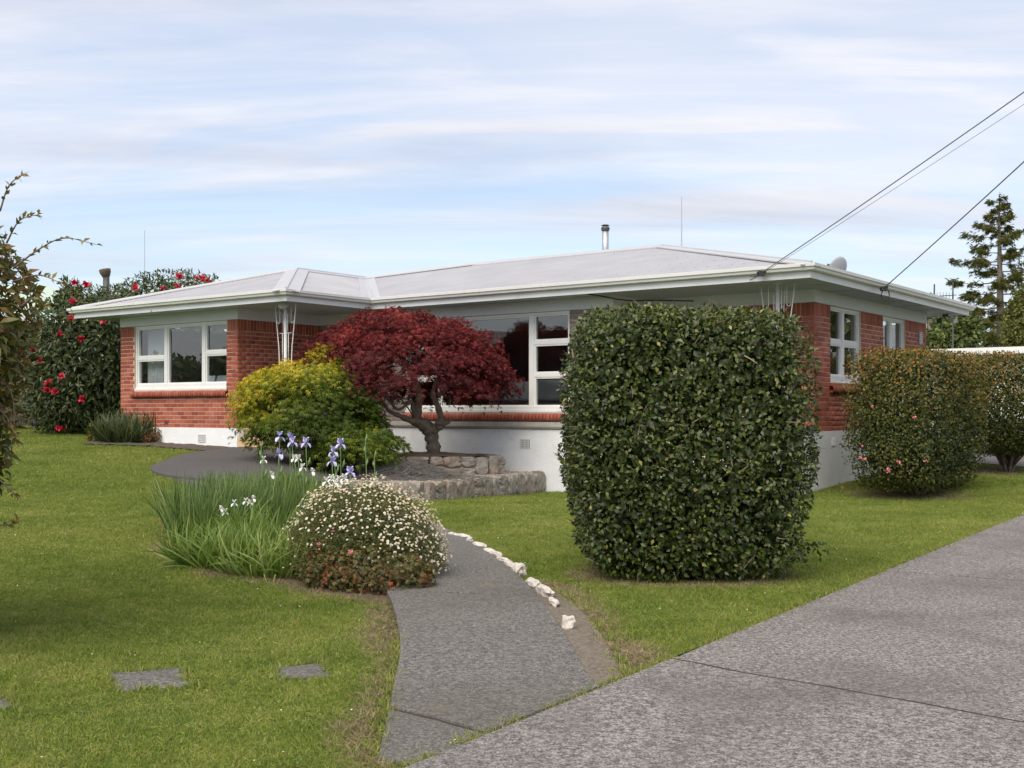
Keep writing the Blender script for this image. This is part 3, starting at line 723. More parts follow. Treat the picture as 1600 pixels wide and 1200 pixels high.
# corrugated iron: each roof plane is a real corrugated sheet
TP = .2818; RX = 1.195 / 5.01
def roof_plane(poly, axis, zfun):
    """axis: 0 = ribs run along y (spread along x), 1 = ribs along x"""
    P = np.array(poly); q0, q1 = P[:, axis].min(), P[:, axis].max(); o = 1 - axis
    qs = np.arange(q0 + 1e-4, q1, .0762 / 6); qs = np.append(qs, q1 - 1e-4); V = []; A = []; D = []
    for q in qs:
        xs = []
        for i in range(len(P)):
            a, b = P[i - 1], P[i]
            if (a[axis] - q) * (b[axis] - q) < 0: t = (q - a[axis]) / (b[axis] - a[axis]); xs.append(a[o] + t * (b[o] - a[o]))
        if len(xs) < 2: xs = [P[np.argmin(abs(P[:, axis] - q))][o]] * 2
        for c in (min(xs), max(xs)):
            x, y = (q, c) if axis == 0 else (c, q)
            V.append((x, y, zfun(x, y) + .009 * math.sin(2 * math.pi * q / .0762))); A.append(q); D.append(c)
    n = len(qs); i = np.arange(n - 1) * 2; Fq = np.stack([i, i + 1, i + 3, i + 2], 1)
    ob = rawmesh('roof_sheet', np.array(V), Fq, np.zeros(len(V)), 'roof_iron', house)
    for nm, dat in (('across', A), ('down', D)):
        a = ob.data.attributes.new(nm, 'FLOAT', 'POINT'); a.data.foreach_set('value', np.array(dat, np.float32))
    ob.data.polygons.foreach_set('use_smooth', [True] * len(ob.data.polygons))
    return ob
zM = lambda x, y: ZE + (y + 1.8) * TP; zR = lambda x, y: ZE + (.66 - x) * RX
zWf = lambda x, y: ZE + (y + 4.1) * TP; zWr = lambda x, y: ZE + (-8.8 - x) * TP; zWl = lambda x, y: ZE + (x + 15.82) * TP * 3.5 / 3.52
roof_plane([(.70, -1.84), (-4.35, 2.44), (-9.38, 2.44), (-12.3, 1.7), (-8.8, -1.84)], 0, zM)
roof_plane([(.70, -1.84), (.70, 7.24), (-4.35, 2.44)], 1, zR)
roof_plane([(-8.76, -4.14), (-15.86, -4.14), (-12.3, -.6)], 0, zWf)
roof_plane([(-8.76, -4.14), (-12.3, -.6), (-12.3, 1.7), (-8.76, -1.8)], 1, zWr)
roof_plane([(-15.86, -4.14), (-15.86, 7.2), (-12.3, 3.6), (-12.3, -.6)], 1, zWl)
mb = MB(); Rr = (-4.35, 2.44, zM(0, 2.44)); Lr = (-9.38, 2.44, zM(0, 2.44)); Vv = (-12.3, 1.7, zM(0, 1.7)); Vb = (-12.3, 3.6, Vv[2])
mb.poly([(.66, 7.2, ZE), Rr, Lr]); mb.poly([(.66, 7.2, ZE), Lr, (-15.82, 7.2, ZE)]); mb.poly([Lr, Vb, (-15.82, 7.2, ZE)]); mb.poly([Lr, Vv, Vb]); mb.build('roof_sheet', 'roof_cap', house)
def cap(a, b, wl, wr, lift=.028, end=0):
    """folded ridge or hip capping with a rolled top"""
    a, b = Vector(a), Vector(b); d = (b - a).normalized(); s_ = d.cross(Vector((0, 0, 1))).normalized(); mb = MB()
    prof = [(wl[0], wl[1]), (-.03, .0), (-.02, .028), (.02, .028), (.03, .0), (wr[0], wr[1])]
    low = [(x, z - .022) for x, z in prof]
    for p in (a - d * end, b + d * end):
        mb.v += [tuple(p + s_ * x + Vector((0, 0, z + lift))) for x, z in prof + low[::-1]]
    n = 12; mb.f += [(i, (i + 1) % n, n + (i + 1) % n, n + i) for i in range(n)] + [tuple(range(n)), tuple(range(n, 2 * n))[::-1]]
    return mb.build('ridge_cap', 'roof_cap', house)
cap(Rr, Lr, (-.17, -.048), (.17, -.048)); cap((.70, -1.84, ZE), Rr, (-.16, -.03), (.16, -.03)); cap(Lr, Vv, (-.16, -.03), (.16, -.03))
cap((-8.76, -4.14, ZE), (-12.3, -.6, Vv[2]), (-.26, -.05), (.26, -.05)); cap((-15.86, -4.14, ZE), (-12.3, -.6, Vv[2]), (-.16, -.03), (.16, -.03)); cap((-12.3, -.6, Vv[2]), Vv, (-.17, -.048), (.17, -.048))
mb = MB(); a = Vector((-8.8, -1.8, ZE - .01)); b = Vector(Vv); s_ = Vector((1, 1, 0)).normalized()
d_ = (b - a).normalized(); sv = Vector((d_.y, -d_.x, 0)).normalized()
for p in (a, b): mb.v += [tuple(p + sv * x + Vector((0, 0, z))) for x, z in ((-.2, .062), (-.04, .02), (.04, .02), (.2, .062))]
mb.f += [(i, i + 1, 5 + i, 4 + i) for i in range(3)]; mb.build('valley_tray', 'roof_cap', house)
# rust stains and nails on the fascia
# flue, masts, dish
def hpt(x, y, z): return (x, y, z)
fl = MB(); fl.tube([(-6.05, 2.9, 4.6), (-6.05, 2.9, 5.50)], .075, 14); fo = fl.build('flue', 'steel', house, True)
fl = MB(); fl.tube([(-6.05, 2.9, 5.48), (-6.05, 2.9, 5.53), (-6.05, 2.9, 5.57)], [.085, .10, .085], 14); fl.tube([(-6.05, 2.9, 5.60), (-6.05, 2.9, 5.62)], [.10, .06], 14)
for k in range(4): a = k * 1.57; fl.tube([(-6.05 + .06 * math.cos(a), 2.9 + .06 * math.sin(a), 5.56), (-6.05 + .06 * math.cos(a), 2.9 + .06 * math.sin(a), 5.61)], .006, 5)
fl.build('cowl', 'dark_metal', fo)
mb = MB(); mb.tube([(-4.18, 3.0, 4.7), (-4.18, 3.0, 5.3), (-4.18, 3.0, 6.05)], [.014, .012, .008], 6); mb.tube([(-4.18, 3.0, 4.85), (-4.18, 3.0, 4.95)], .02, 6); mb.build('radio_mast', 'steel', house)
# satellite dish
dish = empty('satellite_dish', H(-1.43, 5.0) + (4.22,)); tag(dish, 'grey satellite dish on the iron roof behind the front gutter corner', 'dish')
mb = MB(); rr = .27; rings = 6; ax = Vector((-.45, .75, .35)).normalized(); ux = ax.cross(Vector((0, 0, 1))).normalized(); uy = ux.cross(ax)
c0 = Vector((0, 0, .26)); mb.v.append(tuple(c0))
for i in range(1, rings + 1):
    r_ = rr * i / rings
    for k in range(20): a = 2 * math.pi * k / 20; mb.v.append(tuple(c0 + ux * r_ * math.cos(a) + uy * r_ * math.sin(a) + ax * (r_ / rr) ** 2 * .07))
mb.f += [(0, 1 + k, 1 + (k + 1) % 20) for k in range(20)]
for i in range(rings - 1):
    for k in range(20): mb.f.append((1 + i * 20 + k, 1 + i * 20 + (k + 1) % 20, 21 + i * 20 + (k + 1) % 20, 21 + i * 20 + k))
o = mb.build('reflector', 'grey_plastic', dish, True); sm = o.modifiers.new('thick', 'SOLIDIFY'); sm.thickness = .008
mb = MB(); mb.tube([(0, 0, -.06), (0, 0, .24)], .02); mb.tube([tuple(c0), tuple(c0 + ax * .3)], .01); mb.tube([tuple(c0 + ax * .29), tuple(c0 + ax * .37)], .03); mb.build('mount', 'dark_metal', dish)

# porch posts with wrought iron scrolls
def post(x, y, zb, label, arms):
    p = empty('porch_post', (*H(x, y), zb), math.atan2(-SA, CA)); tag(p, label, 'post', 'wrought iron porch posts'); hgt = ZS - zb
    mb = MB(); mb.tube([(0, 0, 0), (0, 0, hgt)], .032, 10); mb.build('pole', 'white_paint', p, True)
    mb = MB(); mb.box(-.06, .06, -.06, .06, -.02, .012); mb.box(-.06, .06, -.06, .06, hgt - .012, hgt + .002); mb.build('plate', 'white_paint', p)
    for ex, ey in arms:
        mb = MB(); E = lambda r, z: (ex * r, ey * r, z)
        mb.tube([E(.30, hgt), E(.25, hgt - .4), E(.19, hgt - .85), E(.10, .35), E(.09, 0)], .011, 6)          # leaning outer rod
        mb.tube([E(.16, hgt), E(.16, hgt - .34)] + [E(.195 - .035 * math.cos(a), hgt - .34 - .045 * math.sin(a)) for a in np.linspace(0, 3.1, 7)], .008, 6)
        mb.tube([E(.065, hgt - .2), E(.065, hgt - .55)], .008, 6)
        mb.tube([E(.0, hgt - .58), E(.17, hgt - .58)], .008, 6); mb.tube([E(.085, hgt - .58), E(.085, hgt - 1.2)], .008, 6)
        mb.tube([E(.0, hgt - 1.25), E(.12, hgt - 1.25)], .008, 6)
        mb.build('scroll', 'white_paint', p, True)
post(-9.38, -3.6, gz(*H(-9.38, -3.6)) + .02, 'white wrought iron porch post with scrolls behind the golden green maple', [(1, 0), (-1, 0)])
post(-.146, -1.2, ZB + .08, 'white wrought iron porch post with scrolls behind the clipped block hedge', [(1, 0), (-1, 0), (0, 1)])
lt = empty('porch_lamp', (*H(-9.32, -3.72), ZS)); tag(lt, 'round white lamp under the soffit beside the left porch post', 'lamp')
mb = MB(); mb.tube([(0, 0, 0), (0, 0, -.02)], .07, 14); mb.build('base', 'white_paint', lt); mb = MB(); mb.tube([(0, 0, -.02), (0, 0, -.06), (0, 0, -.10), (0, 0, -.12)], [.09, .10, .075, .02], 14); mb.build('shade', 'curtain', lt, True)
# floodlight and downpipe at the rear eave corner
fl = empty('flood_light', (*H(.28, 6.75), ZS)); tag(fl, 'small twin flood light under the eave at the rear house corner', 'lamp')
mb = MB(); mb.box(-.05, .05, -.05, .05, -.05, 0); mb.build('bracket', 'dark_metal', fl)
for s_ in (-1, 1):
    mb = MB(); mb.tube([(0, 0, -.05), (s_ * .14, -.03, -.12)], .012); mb.tube([(s_ * .10, 0, -.10), (s_ * .16, -.07, -.13), (s_ * .18, -.12, -.15)], [.03, .05, .06], 10); mb.build('lamp_head', 'white_paint' if s_ > 0 else 'dark_metal', fl)
# timber step at the porch
st = empty('timber_step', (*H(-10.55, -3.25), gz(*H(-10.55, -3.25)) + .05), math.atan2(-SA, CA)); tag(st, 'new pale timber step against the white plinth of the brick wing', 'step')
for k in range(2):
    mb = MB(); mb.box(-.32, .9, -.3 + k * .29, -.02 + k * .29, .14, .18); mb.build('tread_board', 'timber', st)
mb = MB(); mb.box(-.32, .9, -.295, -.255, 0, .139); mb.box(-.32, -.28, -.25, .27, 0, .139); mb.box(.86, .9, -.25, .27, 0, .139); mb.build('riser', 'timber', st)

# curtain, bed and sofa inside
ROT = math.atan2(-SA, CA)
def curtain(x0, x1, y, z0, z1, label):
    c = empty('curtain', (*H((x0 + x1) / 2, y), z0), ROT); tag(c, label, 'curtain'); n = 40; w_ = (x1 - x0) / 2; mb = MB()
    for i in range(n + 1):
        x = -w_ + 2 * w_ * i / n
        for z, k in ((0, 1.), (z1 - z0, .7)): mb.v.append((x, .035 * k * math.sin(i * 1.35) + .012 * math.sin(i * .5), z))
    mb.f += [(2 * i, 2 * i + 2, 2 * i + 3, 2 * i + 1) for i in range(n)]
    o = mb.build('drape', 'curtain', c, True); o.modifiers.new('thick', 'SOLIDIFY').thickness = .004
    mb = MB(); mb.tube([(-w_ - .1, 0, z1 - z0 + .01), (w_ + .1, 0, z1 - z0 + .01)], .012); mb.build('rail', 'white_paint', c)
curtain(-14.36, -13.72, -3.2, 1.30, 3.25, 'white gathered curtain inside the wing window')
bed = empty('bed', (*H(-12.2, -2.2), 1.2), ROT); tag(bed, 'bed with pale pillows seen through the wing window', 'bed')
mb = MB(); mb.box(-1.1, .95, -.75, .9, .0, .55); mb.build('mattress', 'sofa_fabric', bed)
for px_ in (-.35, .15, .62):
    bm = bmesh.new(); bmesh.ops.create_cube(bm, size=1); bmesh.ops.subdivide_edges(bm, edges=bm.edges[:], cuts=3, use_grid_fill=True)
    for v in bm.verts: e = 1 - .75 * max(abs(v.co.x), abs(v.co.z)) ** 2 * 2; v.co = Vector((px_ + v.co.x * .42, -.72 + v.co.y * .2 * max(e, .25) + .10 * v.co.z, .80 + v.co.z * .40))
    me = bpy.data.meshes.new('pillow'); bm.to_mesh(me); bm.free(); me.materials.append(MATS['pillow_fabric']); link('pillow', me, bed)
sofa = empty('sofa', (*H(-5.6, .1), 1.2), ROT); tag(sofa, 'grey sofa seen through the big front window', 'sofa')
mb = MB(); mb.box(-1.0, 1.3, -.75, .1, .0, .42); mb.build('seat_base', 'sofa_fabric', sofa)
for i in range(2):
    mb = MB(); mb.box(-1.0 + i * 1.16, .14 + i * 1.16, -.85, -.6, .42, .82 + .03 * i); o = mb.build('back_cushion', 'sofa_fabric', sofa); bv = o.modifiers.new('b', 'BEVEL'); bv.width = .07; bv.segments = 3

# overhead wires and their pole
P = Vector((8.15, 11.0, 6.82))
pole = empty('power_pole', (P.x, P.y, gz(P.x, P.y))); tag(pole, 'wooden service pole across the driveway that carries the house wires', 'pole')
mb = MB(); mb.tube([(0, 0, -.3), (0, 0, 3.5), (0, 0, 7.1)], [.14, .12, .10], 12); mb.build('shaft', 'gum_bark', pole, True); mb = MB(); mb.box(-.6, .6, -.05, .05, 6.72, 6.82); mb.build('crossarm', 'fence_wood', pole)
def wire(a, b, sag, rad, label, tail=None):
    a, b = Vector(a), Vector(b); pts = [a.lerp(b, i / 24) + Vector((0, 0, -sag * 4 * (i / 24) * (1 - i / 24))) for i in range(25)]
    if tail: pts = [Vector(p) for p in tail] + pts
    mb = MB(); mb.tube(pts, rad, 6); tag(mb.build('overhead_wire', 'wire_sheath', None, True), label, 'wire', 'service wires to the house')
f1 = Vector((*H(-.09, -1.96), 3.64)); f2 = Vector((*H(.84, 1.09), 3.60))
wire(f1, P + Vector((.0, 0, 0)), .05, .008, 'grey service wire from the pole to the long front gutter', [(*H(-.35, -1.83), 3.555), (*H(-.2, -1.9), 3.585)])
wire(f1 + Vector((.01, .0, -.015)), P + Vector((.1, 0, -.22)), .03, .0032, 'thin stay wire under the front service wire')
wire(f2, P + Vector((-.05, 0, .02)), .06, .010, 'dark service wire from the pole to the side fascia')
for (p, lab) in ((f1, 'dark wire clamp on the long front fascia'), (f2, 'dark wire clamp with cable loop on the side fascia')):
    e = empty('wire_clamp', p); tag(e, lab, 'clamp'); mb = MB(); mb.box(-.05, .05, -.04, .05, -.05, .03); mb.tube([(-.07, .02, .0), (.07, -.02, .02)], .022); mb.build('body', 'black_plastic', e)
    mb = MB()
    if p is f2: mb.tube([(.03 + .07 * math.cos(a), .0, -.12 + .10 * math.sin(a)) for a in np.linspace(.4, 6.9, 20)], .010)
    else: mb.tube([(-.05, 0, -.03), (-.10, .03, -.06), (-.16, .06, -.05)], .008)
    mb.build('loop', 'black_plastic', e)
mb = MB(); mb.tube(spline([(*H(-3.55, -1.7), ZS - .01), (*H(-3.35, -1.5), ZS - .05), (*H(-3.0, -1.25), ZS - .12), (*H(-2.5, -1.0), ZS - .13), (*H(-1.9, -.8), ZS - .16)]), .012, 6); tag(mb.build('hanging_cable', 'black_plastic', None, True), 'black cable drooping below the soffit above the block hedge', 'cable')

# ------------------------------------------------------------------ stone garden walls
def rock(name, c, sx, sy, sz, mat, parent, seed, rough=.22, rz=0, sub=3, boxy=.55):
    bm = bmesh.new(); bmesh.ops.create_icosphere(bm, subdivisions=sub, radius=1)
    for v in bm.verts:
        p = v.co.copy(); m_ = max(abs(p.x), abs(p.y), abs(p.z)); q = p.lerp(p / m_, boxy)
        n_ = mnoise.noise(p * 1.4 + Vector((seed * 3.7, seed, 0))) * rough + mnoise.noise(p * 3.6 + Vector((0, seed * 2.1, seed))) * rough * .45
        q *= 1 + n_; v.co = Vector((q.x * sx / 2, q.y * sy / 2, q.z * sz / 2))
    me = bpy.data.meshes.new(name); bm.to_mesh(me); bm.free(); me.materials.append(MATS[mat]); o = link(name, me, parent); o.location = c; o.rotation_euler = (0, 0, rz); return o
def stone_wall(pts, z0f, z1f, label, seed, thick=.26):
    rw = random.Random(seed); w_ = empty('stone_wall', (0, 0, 0)); tag(w_, label, 'wall', 'stone garden walls'); mb = MB()
    for (ax_, ay), (bx, by) in zip(pts[:-1], pts[1:]):
        d = Vector((bx - ax_, by - ay, 0)); L = d.length; d.normalize(); n = Vector((d.y, -d.x, 0)); rz = math.atan2(d.y, d.x); u = 0
        z0, z1 = z0f, z1f
        mid = Vector((ax_, ay, 0)) - n * 0
        q = [Vector((ax_, ay, 0)) + d * a + n * b for a, b in ((.02, -.09), (L - .02, -.09), (L - .02, .09), (.02, .09))]; mb.prism([(p.x, p.y) for p in q], z0 - .1, z1 - .035)
        while u < L - .08:
            wd = min(rw.uniform(.17, .36), L - u)
            if L - u - wd < .1: wd = L - u
            c = Vector((ax_, ay, 0)) + d * (u + wd / 2) + n * rw.uniform(-.015, .02); hh = z1 - z0
            if rw.random() < .42 and wd > .18:
                k = rw.uniform(.42, .62)
                rock('stone', (c.x, c.y, z0 + hh * k / 2 - .01), wd * .97, thick, hh * k * 1.0, 'field_stone', w_, rw.random() * 50, .13, rz + rw.uniform(-.05, .05), boxy=.9)
                rock('stone', (c.x, c.y, z0 + hh * (k + (1 - k) / 2) + .005), wd * .97, thick * .97, hh * (1 - k) * 1.0, 'field_stone', w_, rw.random() * 50, .13, rz + rw.uniform(-.05, .05), boxy=.9)
            else: rock('stone', (c.x, c.y, z0 + hh / 2 + rw.uniform(-.01, .02)), wd * .98, thick, hh * 1.0, 'field_stone', w_, rw.random() * 50, .12, rz + rw.uniform(-.05, .05), boxy=.9)
            u += wd
    mb.build('mortar_core', 'dull_mortar', w_); return w_
stone_wall([tuple(lowB + (lowC - lowB)), tuple(lowB), tuple(lowA)], -.10, .29, 'low grey field stone wall along the lawn, meeting the white plinth', 3)
UA = (-.26, 20.95); UB = (-1.5, 20.75); UC = (-3.1, 20.7)
stone_wall([UC, UB, UA, H(-6.05, -1.45)], .25, .60, 'upper field stone wall holding the soil under the red maple', 8, .3)
def bedtop(name, poly, zf, mat, amp=.03, sc=3.):
    bm = bmesh.new(); f = bm.faces.new([bm.verts.new((x, y, 0)) for x, y in poly]); bmesh.ops.triangulate(bm, faces=bm.faces[:])
    for _ in range(6):
        le = [e for e in bm.edges if e.calc_length() > .16]
        if not le: break
        bmesh.ops.subdivide_edges(bm, edges=le, cuts=1); bmesh.ops.triangulate(bm, faces=[f for f in bm.faces if len(f.verts) > 3])
    for v in bm.verts: v.co.z = zf(v.co.x, v.co.y) + amp * mnoise.noise(Vector((v.co.x * sc, v.co.y * sc, 0)))
    bmesh.ops.recalc_face_normals(bm, faces=bm.faces)
    if sum(f.normal.z for f in bm.faces) < 0: bmesh.ops.reverse_faces(bm, faces=bm.faces[:])
    me = bpy.data.meshes.new(name); bm.to_mesh(me); bm.free(); me.materials.append(MATS[mat]); me.polygons.foreach_set('use_smooth', [True] * len(me.polygons)); return link(name, me)
gp = [tuple(lowA), tuple(lowB), tuple(lowC), (-4.2, 19.9), (-4.6, 20.9), UC, UB, UA, H(-6.05, -1.31), H(-4.95, -1.31)]
struct(bedtop('gravel_bed', gp, lambda x, y: .265, 'gravel', .015))
sp = [UC, UB, UA, H(-6.0, -1.305), H(-10.8, -1.305), (-5.0, 22.3), (-4.6, 20.9)]
struct(bedtop('soil_bed', sp, lambda x, y: .57 + .09 * math.exp(-((x + 1.5) ** 2 + (y - 21.5) ** 2) / .9), 'bark_mulch', .05))
struct(bedtop('mulch_strip', [tuple(p) for p in wall_strip], lambda x, y: gz(x, y) + .03, 'soil', .03, 5))
# loose gravel pebbles
def pebbles(n, poly, z, s0, s1, mat, name, label):
    P_ = np.array(poly); xs = rng.uniform(P_[:, 0].min(), P_[:, 0].max(), n * 3); ys = rng.uniform(P_[:, 1].min(), P_[:, 1].max(), n * 3); k = inpoly(xs, ys, poly); xs, ys = xs[k][:n], ys[k][:n]; n = len(xs)
    t = (1 + 5 ** .5) / 2; tv = np.array([(1, 0, 0), (-1, 0, 0), (0, 1, 0), (0, -1, 0), (0, 0, .7), (0, 0, -.7)]) * .5; tf = np.array([(0, 2, 4), (2, 1, 4), (1, 3, 4), (3, 0, 4), (2, 0, 5), (1, 2, 5), (3, 1, 5), (0, 3, 5)])
    o = leaves(name, (tv, tf), np.stack([xs, ys, z + 0 * xs], 1), unit(n), unit(n), rng.uniform(s0, s1, n), rng.random(n), mat); stuff(o); tag(o, label, 'gravel'); return o
pebbles(5000, gp, .275, .02, .045, 'gravel', 'loose_gravel', 'loose tan gravel between the two stone garden walls')

# white painted stones edging the path
es = [(700, 836, 13, 8), (714, 838, 17, 8), (727, 845, 12, 9), (741, 853, 16, 9), (757, 862, 15, 9), (768, 868, 16, 10), (779, 877, 14, 10), (788, 884, 16, 11), (802, 893, 24, 20), (823, 913, 17, 15), (842, 927, 16, 18), (855, 942, 13, 13), (877, 978, 20, 26)]
for i, (x, y, wpx, hpx) in enumerate(es):
    X, Y = pix(x, y, .03); X += .05; wd = wpx * Y / F * 1.05; hg = hpx * Y / F * 1.05
    j = es[min(i + 1, len(es) - 2)]; h0 = es[max(i - 1, 0)]; pa, pb = pix(h0[0], h0[1]), pix(j[0], j[1]); tang = math.atan2(pb[1] - pa[1], pb[0] - pa[0]); gap_ = math.hypot(pb[0] - pa[0], pb[1] - pa[1]) / 2; wl = min(.30, gap_ * 1.02) if i < len(es) - 1 else wd
    o = rock('edging_stone', (X, Y + .03, gz(X, Y) + .02 + hg * .15), wl, wd * .85, hg, 'painted_stone', None, i * 1.7, .34, tang + random.uniform(-.2, .2), boxy=.4, sub=3)
    lb = 'small white painted stone in the row edging the garden path'; g = 'white stones edging the path'
    if i == len(es) - 1: lb = 'white painted stone standing alone past the end of the path edging row'; g = None
    elif i == 8: lb = 'largest white painted stone in the row edging the garden path'; g = None
    tag(o, lb, 'stone', g)

# ------------------------------------------------------------------ hedges and shrubs
def shell_leaves(n, cen, rad, depth, zlo, prof=None, power=3.2):
    """points just inside a superellipsoid; returns pos, outward normals"""
    d = unit(n); p = power
    k = (np.abs(d[:, 0]) ** p + np.abs(d[:, 1]) ** p + np.abs(d[:, 2]) ** p) ** (-1 / p)
    s = d * k[:, None]; g = nrmz(np.sign(s) * np.abs(s) ** (p - 1) / np.array(rad)[None])
    s = s * np.array(rad)[None]
    ins = depth * rng.random(n) ** 1.6; pos = s - g * ins[:, None]
    if prof is not None:
        t = np.clip(pos[:, 2] / rad[2], -1, 1); f = prof(t); pos[:, 0] *= f; pos[:, 1] *= f
    bumpn = np.array([mnoise.noise(Vector(q * 2.3)) * .07 + mnoise.noise(Vector(q * 6.)) * .04 for q in pos]); pos += g * bumpn[:, None]
    return pos + np.array(cen), g, ins
def hedge_foliage(name, n, cen, rad, depth, size, mat, parent, prof=None, power=3.2, tmpl=None, rot=0, tintf=None, outw=.45):
    pos, g, ins = shell_leaves(n, (0, 0, 0), rad, depth, 0, prof, power)
    tint = tintf(pos, g, ins) if tintf else rng.random(n)
    if rot:
        c, s = math.cos(rot), math.sin(rot); Rm = np.array(((c, -s, 0), (s, c, 0), (0, 0, 1))); pos = pos @ Rm.T; g = g @ Rm.T
    dirs = g * outw + unit(n) * .75 + np.array((0, 0, -.15)); nr = g + unit(n) * .6 + np.array((0, 0, .25))
    o = leaves(name, tmpl or leaf_t(.30, .10, .12), pos + np.array(cen), dirs, nr, rng.uniform(*size, n), np.clip(tint, 0, 1), mat, parent); return stuff(o)
def twigs(name, n, cen, inner, outer, rad0, mat, parent, upk=.4, base=None):
    mb = MB(); cen = Vector(cen)
    for _ in range(n):
        d = Vector(unit(1)[0]); d.z = abs(d.z) * .9 + upk * .3; d.normalize()
        a = Vector(base) if base else cen.copy(); b = cen + Vector((d.x * outer[0], d.y * outer[1], d.z * outer[2] - inner)); m_ = a.lerp(b, .5) + Vector(unit(1)[0]) * .12
        pts = spline([a + Vector(unit(1)[0]) * .05, m_, b], 4); L = len(pts); mb.tube(pts, [rad0 * (1 - .8 * i / (L - 1)) for i in range(L)], 5, False)
    return mb.build(name, mat, parent, True)
# big clipped camellia block
hb = empty('block_hedge', (1.51, 10.05, gz(1.5, 10))); tag(hb, 'tall dark green hedge clipped into a rounded block on the lawn', 'hedge')
Rb = (1.03, .78, 1.13)
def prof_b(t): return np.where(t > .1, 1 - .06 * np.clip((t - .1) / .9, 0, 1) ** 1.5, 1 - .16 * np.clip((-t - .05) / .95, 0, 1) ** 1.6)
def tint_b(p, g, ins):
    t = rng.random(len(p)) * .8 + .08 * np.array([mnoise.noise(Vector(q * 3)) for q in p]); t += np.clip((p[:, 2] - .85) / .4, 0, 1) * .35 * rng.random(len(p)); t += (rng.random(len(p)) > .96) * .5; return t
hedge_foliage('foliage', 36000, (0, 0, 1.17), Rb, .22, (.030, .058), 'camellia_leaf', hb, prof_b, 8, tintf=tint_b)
p_, g_, i_ = shell_leaves(900, (0, 0, 1.17), Rb, .08, 0, prof_b, 8)
stuff(leaves('clipped_twigs', blade_t(.035, 2, .4), p_, unit(900) + g_ * .6 + np.array((0, 0, .5)), unit(900), rng.uniform(.06, .17, 900), rng.random(900), 'bare_twig', hb))
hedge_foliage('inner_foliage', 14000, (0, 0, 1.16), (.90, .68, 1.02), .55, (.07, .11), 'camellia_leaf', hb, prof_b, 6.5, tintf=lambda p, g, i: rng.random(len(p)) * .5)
twigs('branches', 60, (0, 0, .5), -.1, (.95, .75, 1.6), .014, 'twig', hb, .5, (0, 0, .0))
mb = MB(); 
for k in range(5): a = k * 1.3; mb.tube([(.18 * math.cos(a), .12 * math.sin(a), -.05), (.30 * math.cos(a), .2 * math.sin(a), .7)], [.035, .022], 7)
mb.build('trunk', 'bark', hb, True)
# small sprays sticking out low down on the right
pp = []; dd = []
for k in range(110):
    t = rng.random(); b0 = np.array((.62, -.3, .28)) + t * np.array((.50, -.1, .04)) + rng.normal(size=3) * .05; pp.append(b0); dd.append(rng.normal(size=3) + np.array((.8, 0, -.4)))
stuff(leaves('low_spray', leaf_t(.3), np.array(pp), np.array(dd), unit(110) + np.array((0, -.5, .8)), rng.uniform(.045, .075, 110), rng.random(110) * .7, 'camellia_leaf', hb))

def flowers(parent, pts, mat, r=.045):
    for i, p in enumerate(pts):
        m_ = 14; d = unit(m_) * np.array((1, 1, .7)) + np.array((-.2, -.6, .2)); o = leaves('flower', leaf_t(.42, .18, .25), np.repeat(np.array([p]), m_, 0) + rng.normal(size=(m_, 3)) * r * .2, d, unit(m_), rng.uniform(.7, 1.1, m_) * r * 1.2, rng.random(m_), mat, parent)
# camellias by the side wall
def camellia(cl, rad, label, zc, prof, flow, n, power):
    X, Y = H(*cl); h = empty('camellia_hedge', (X, Y, gz(X, Y)), ROT); tag(h, label, 'hedge')
    def tb(p, g, ins): return rng.random(len(p)) * .55 + np.clip((p[:, 2] / rad[2] + .25) / 1.0, 0, 1) * .58 * rng.random(len(p)) ** .7 + .2 * np.array([mnoise.noise(Vector(q * 2.2)) for q in p])
    hedge_foliage('foliage', n, (0, 0, zc), rad, .22, (.035, .065), 'bronze_camellia_leaf', h, prof, power, tintf=tb)
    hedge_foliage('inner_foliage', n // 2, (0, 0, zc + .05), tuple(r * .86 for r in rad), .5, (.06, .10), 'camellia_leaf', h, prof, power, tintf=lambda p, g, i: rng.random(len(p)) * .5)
    twigs('branches', 45, (0, 0, .7), -.1, (rad[0] * .9, rad[1] * .9, rad[2] * 1.2), .016, 'twig', h, .6, (0, 0, .05))
    mb = MB()
    for k in range(7):
        a = k * .9; mb.tube(spline([(.06 * math.cos(a), .06 * math.sin(a), -.05), (.22 * math.cos(a), .25 * math.sin(a), .35), (.55 * rad[0] * math.cos(a), .6 * rad[1] * math.sin(a), .95)], 4), [.03] * 5 + [.02] * 4, 7)
    mb.build('trunk', 'bark', h, True)
    inv = Matrix.Rotation(-ROT, 4, 'Z')
    pts = []
    for x, y, dpt in flow: q = at(x, y, dpt); v = inv @ (q - Vector((X, Y, gz(X, Y)))); pts.append(tuple(v))
    flowers(h, pts, 'flower_pink', .030); return h
camellia((1.58, .66), (.78, 1.72, 1.13), 'bronze tipped camellia hedge with pink flowers beside the brick side wall', 1.26, lambda t: 1 - .18 * np.clip((-t - .3) / .7, 0, 1) ** 1.5, [(1363, 635, 17.6), (1430, 652, 17.5), (1347, 697, 18.1), (1345, 715, 18.1), (1352, 718, 18.0), (1389, 737, 17.7), (1405, 722, 17.6), (1446, 720, 17.6), (1388, 734, 17.7)], 23000, 9)
camellia((1.9, 5.35), (1.15, 1.2, 1.0), 'second camellia hedge with bare arching stems at its foot near the yard', 1.36, lambda t: 1 - .34 * np.clip((-t - .1) / .9, 0, 1) ** 1.2, [], 18000, 5.0)

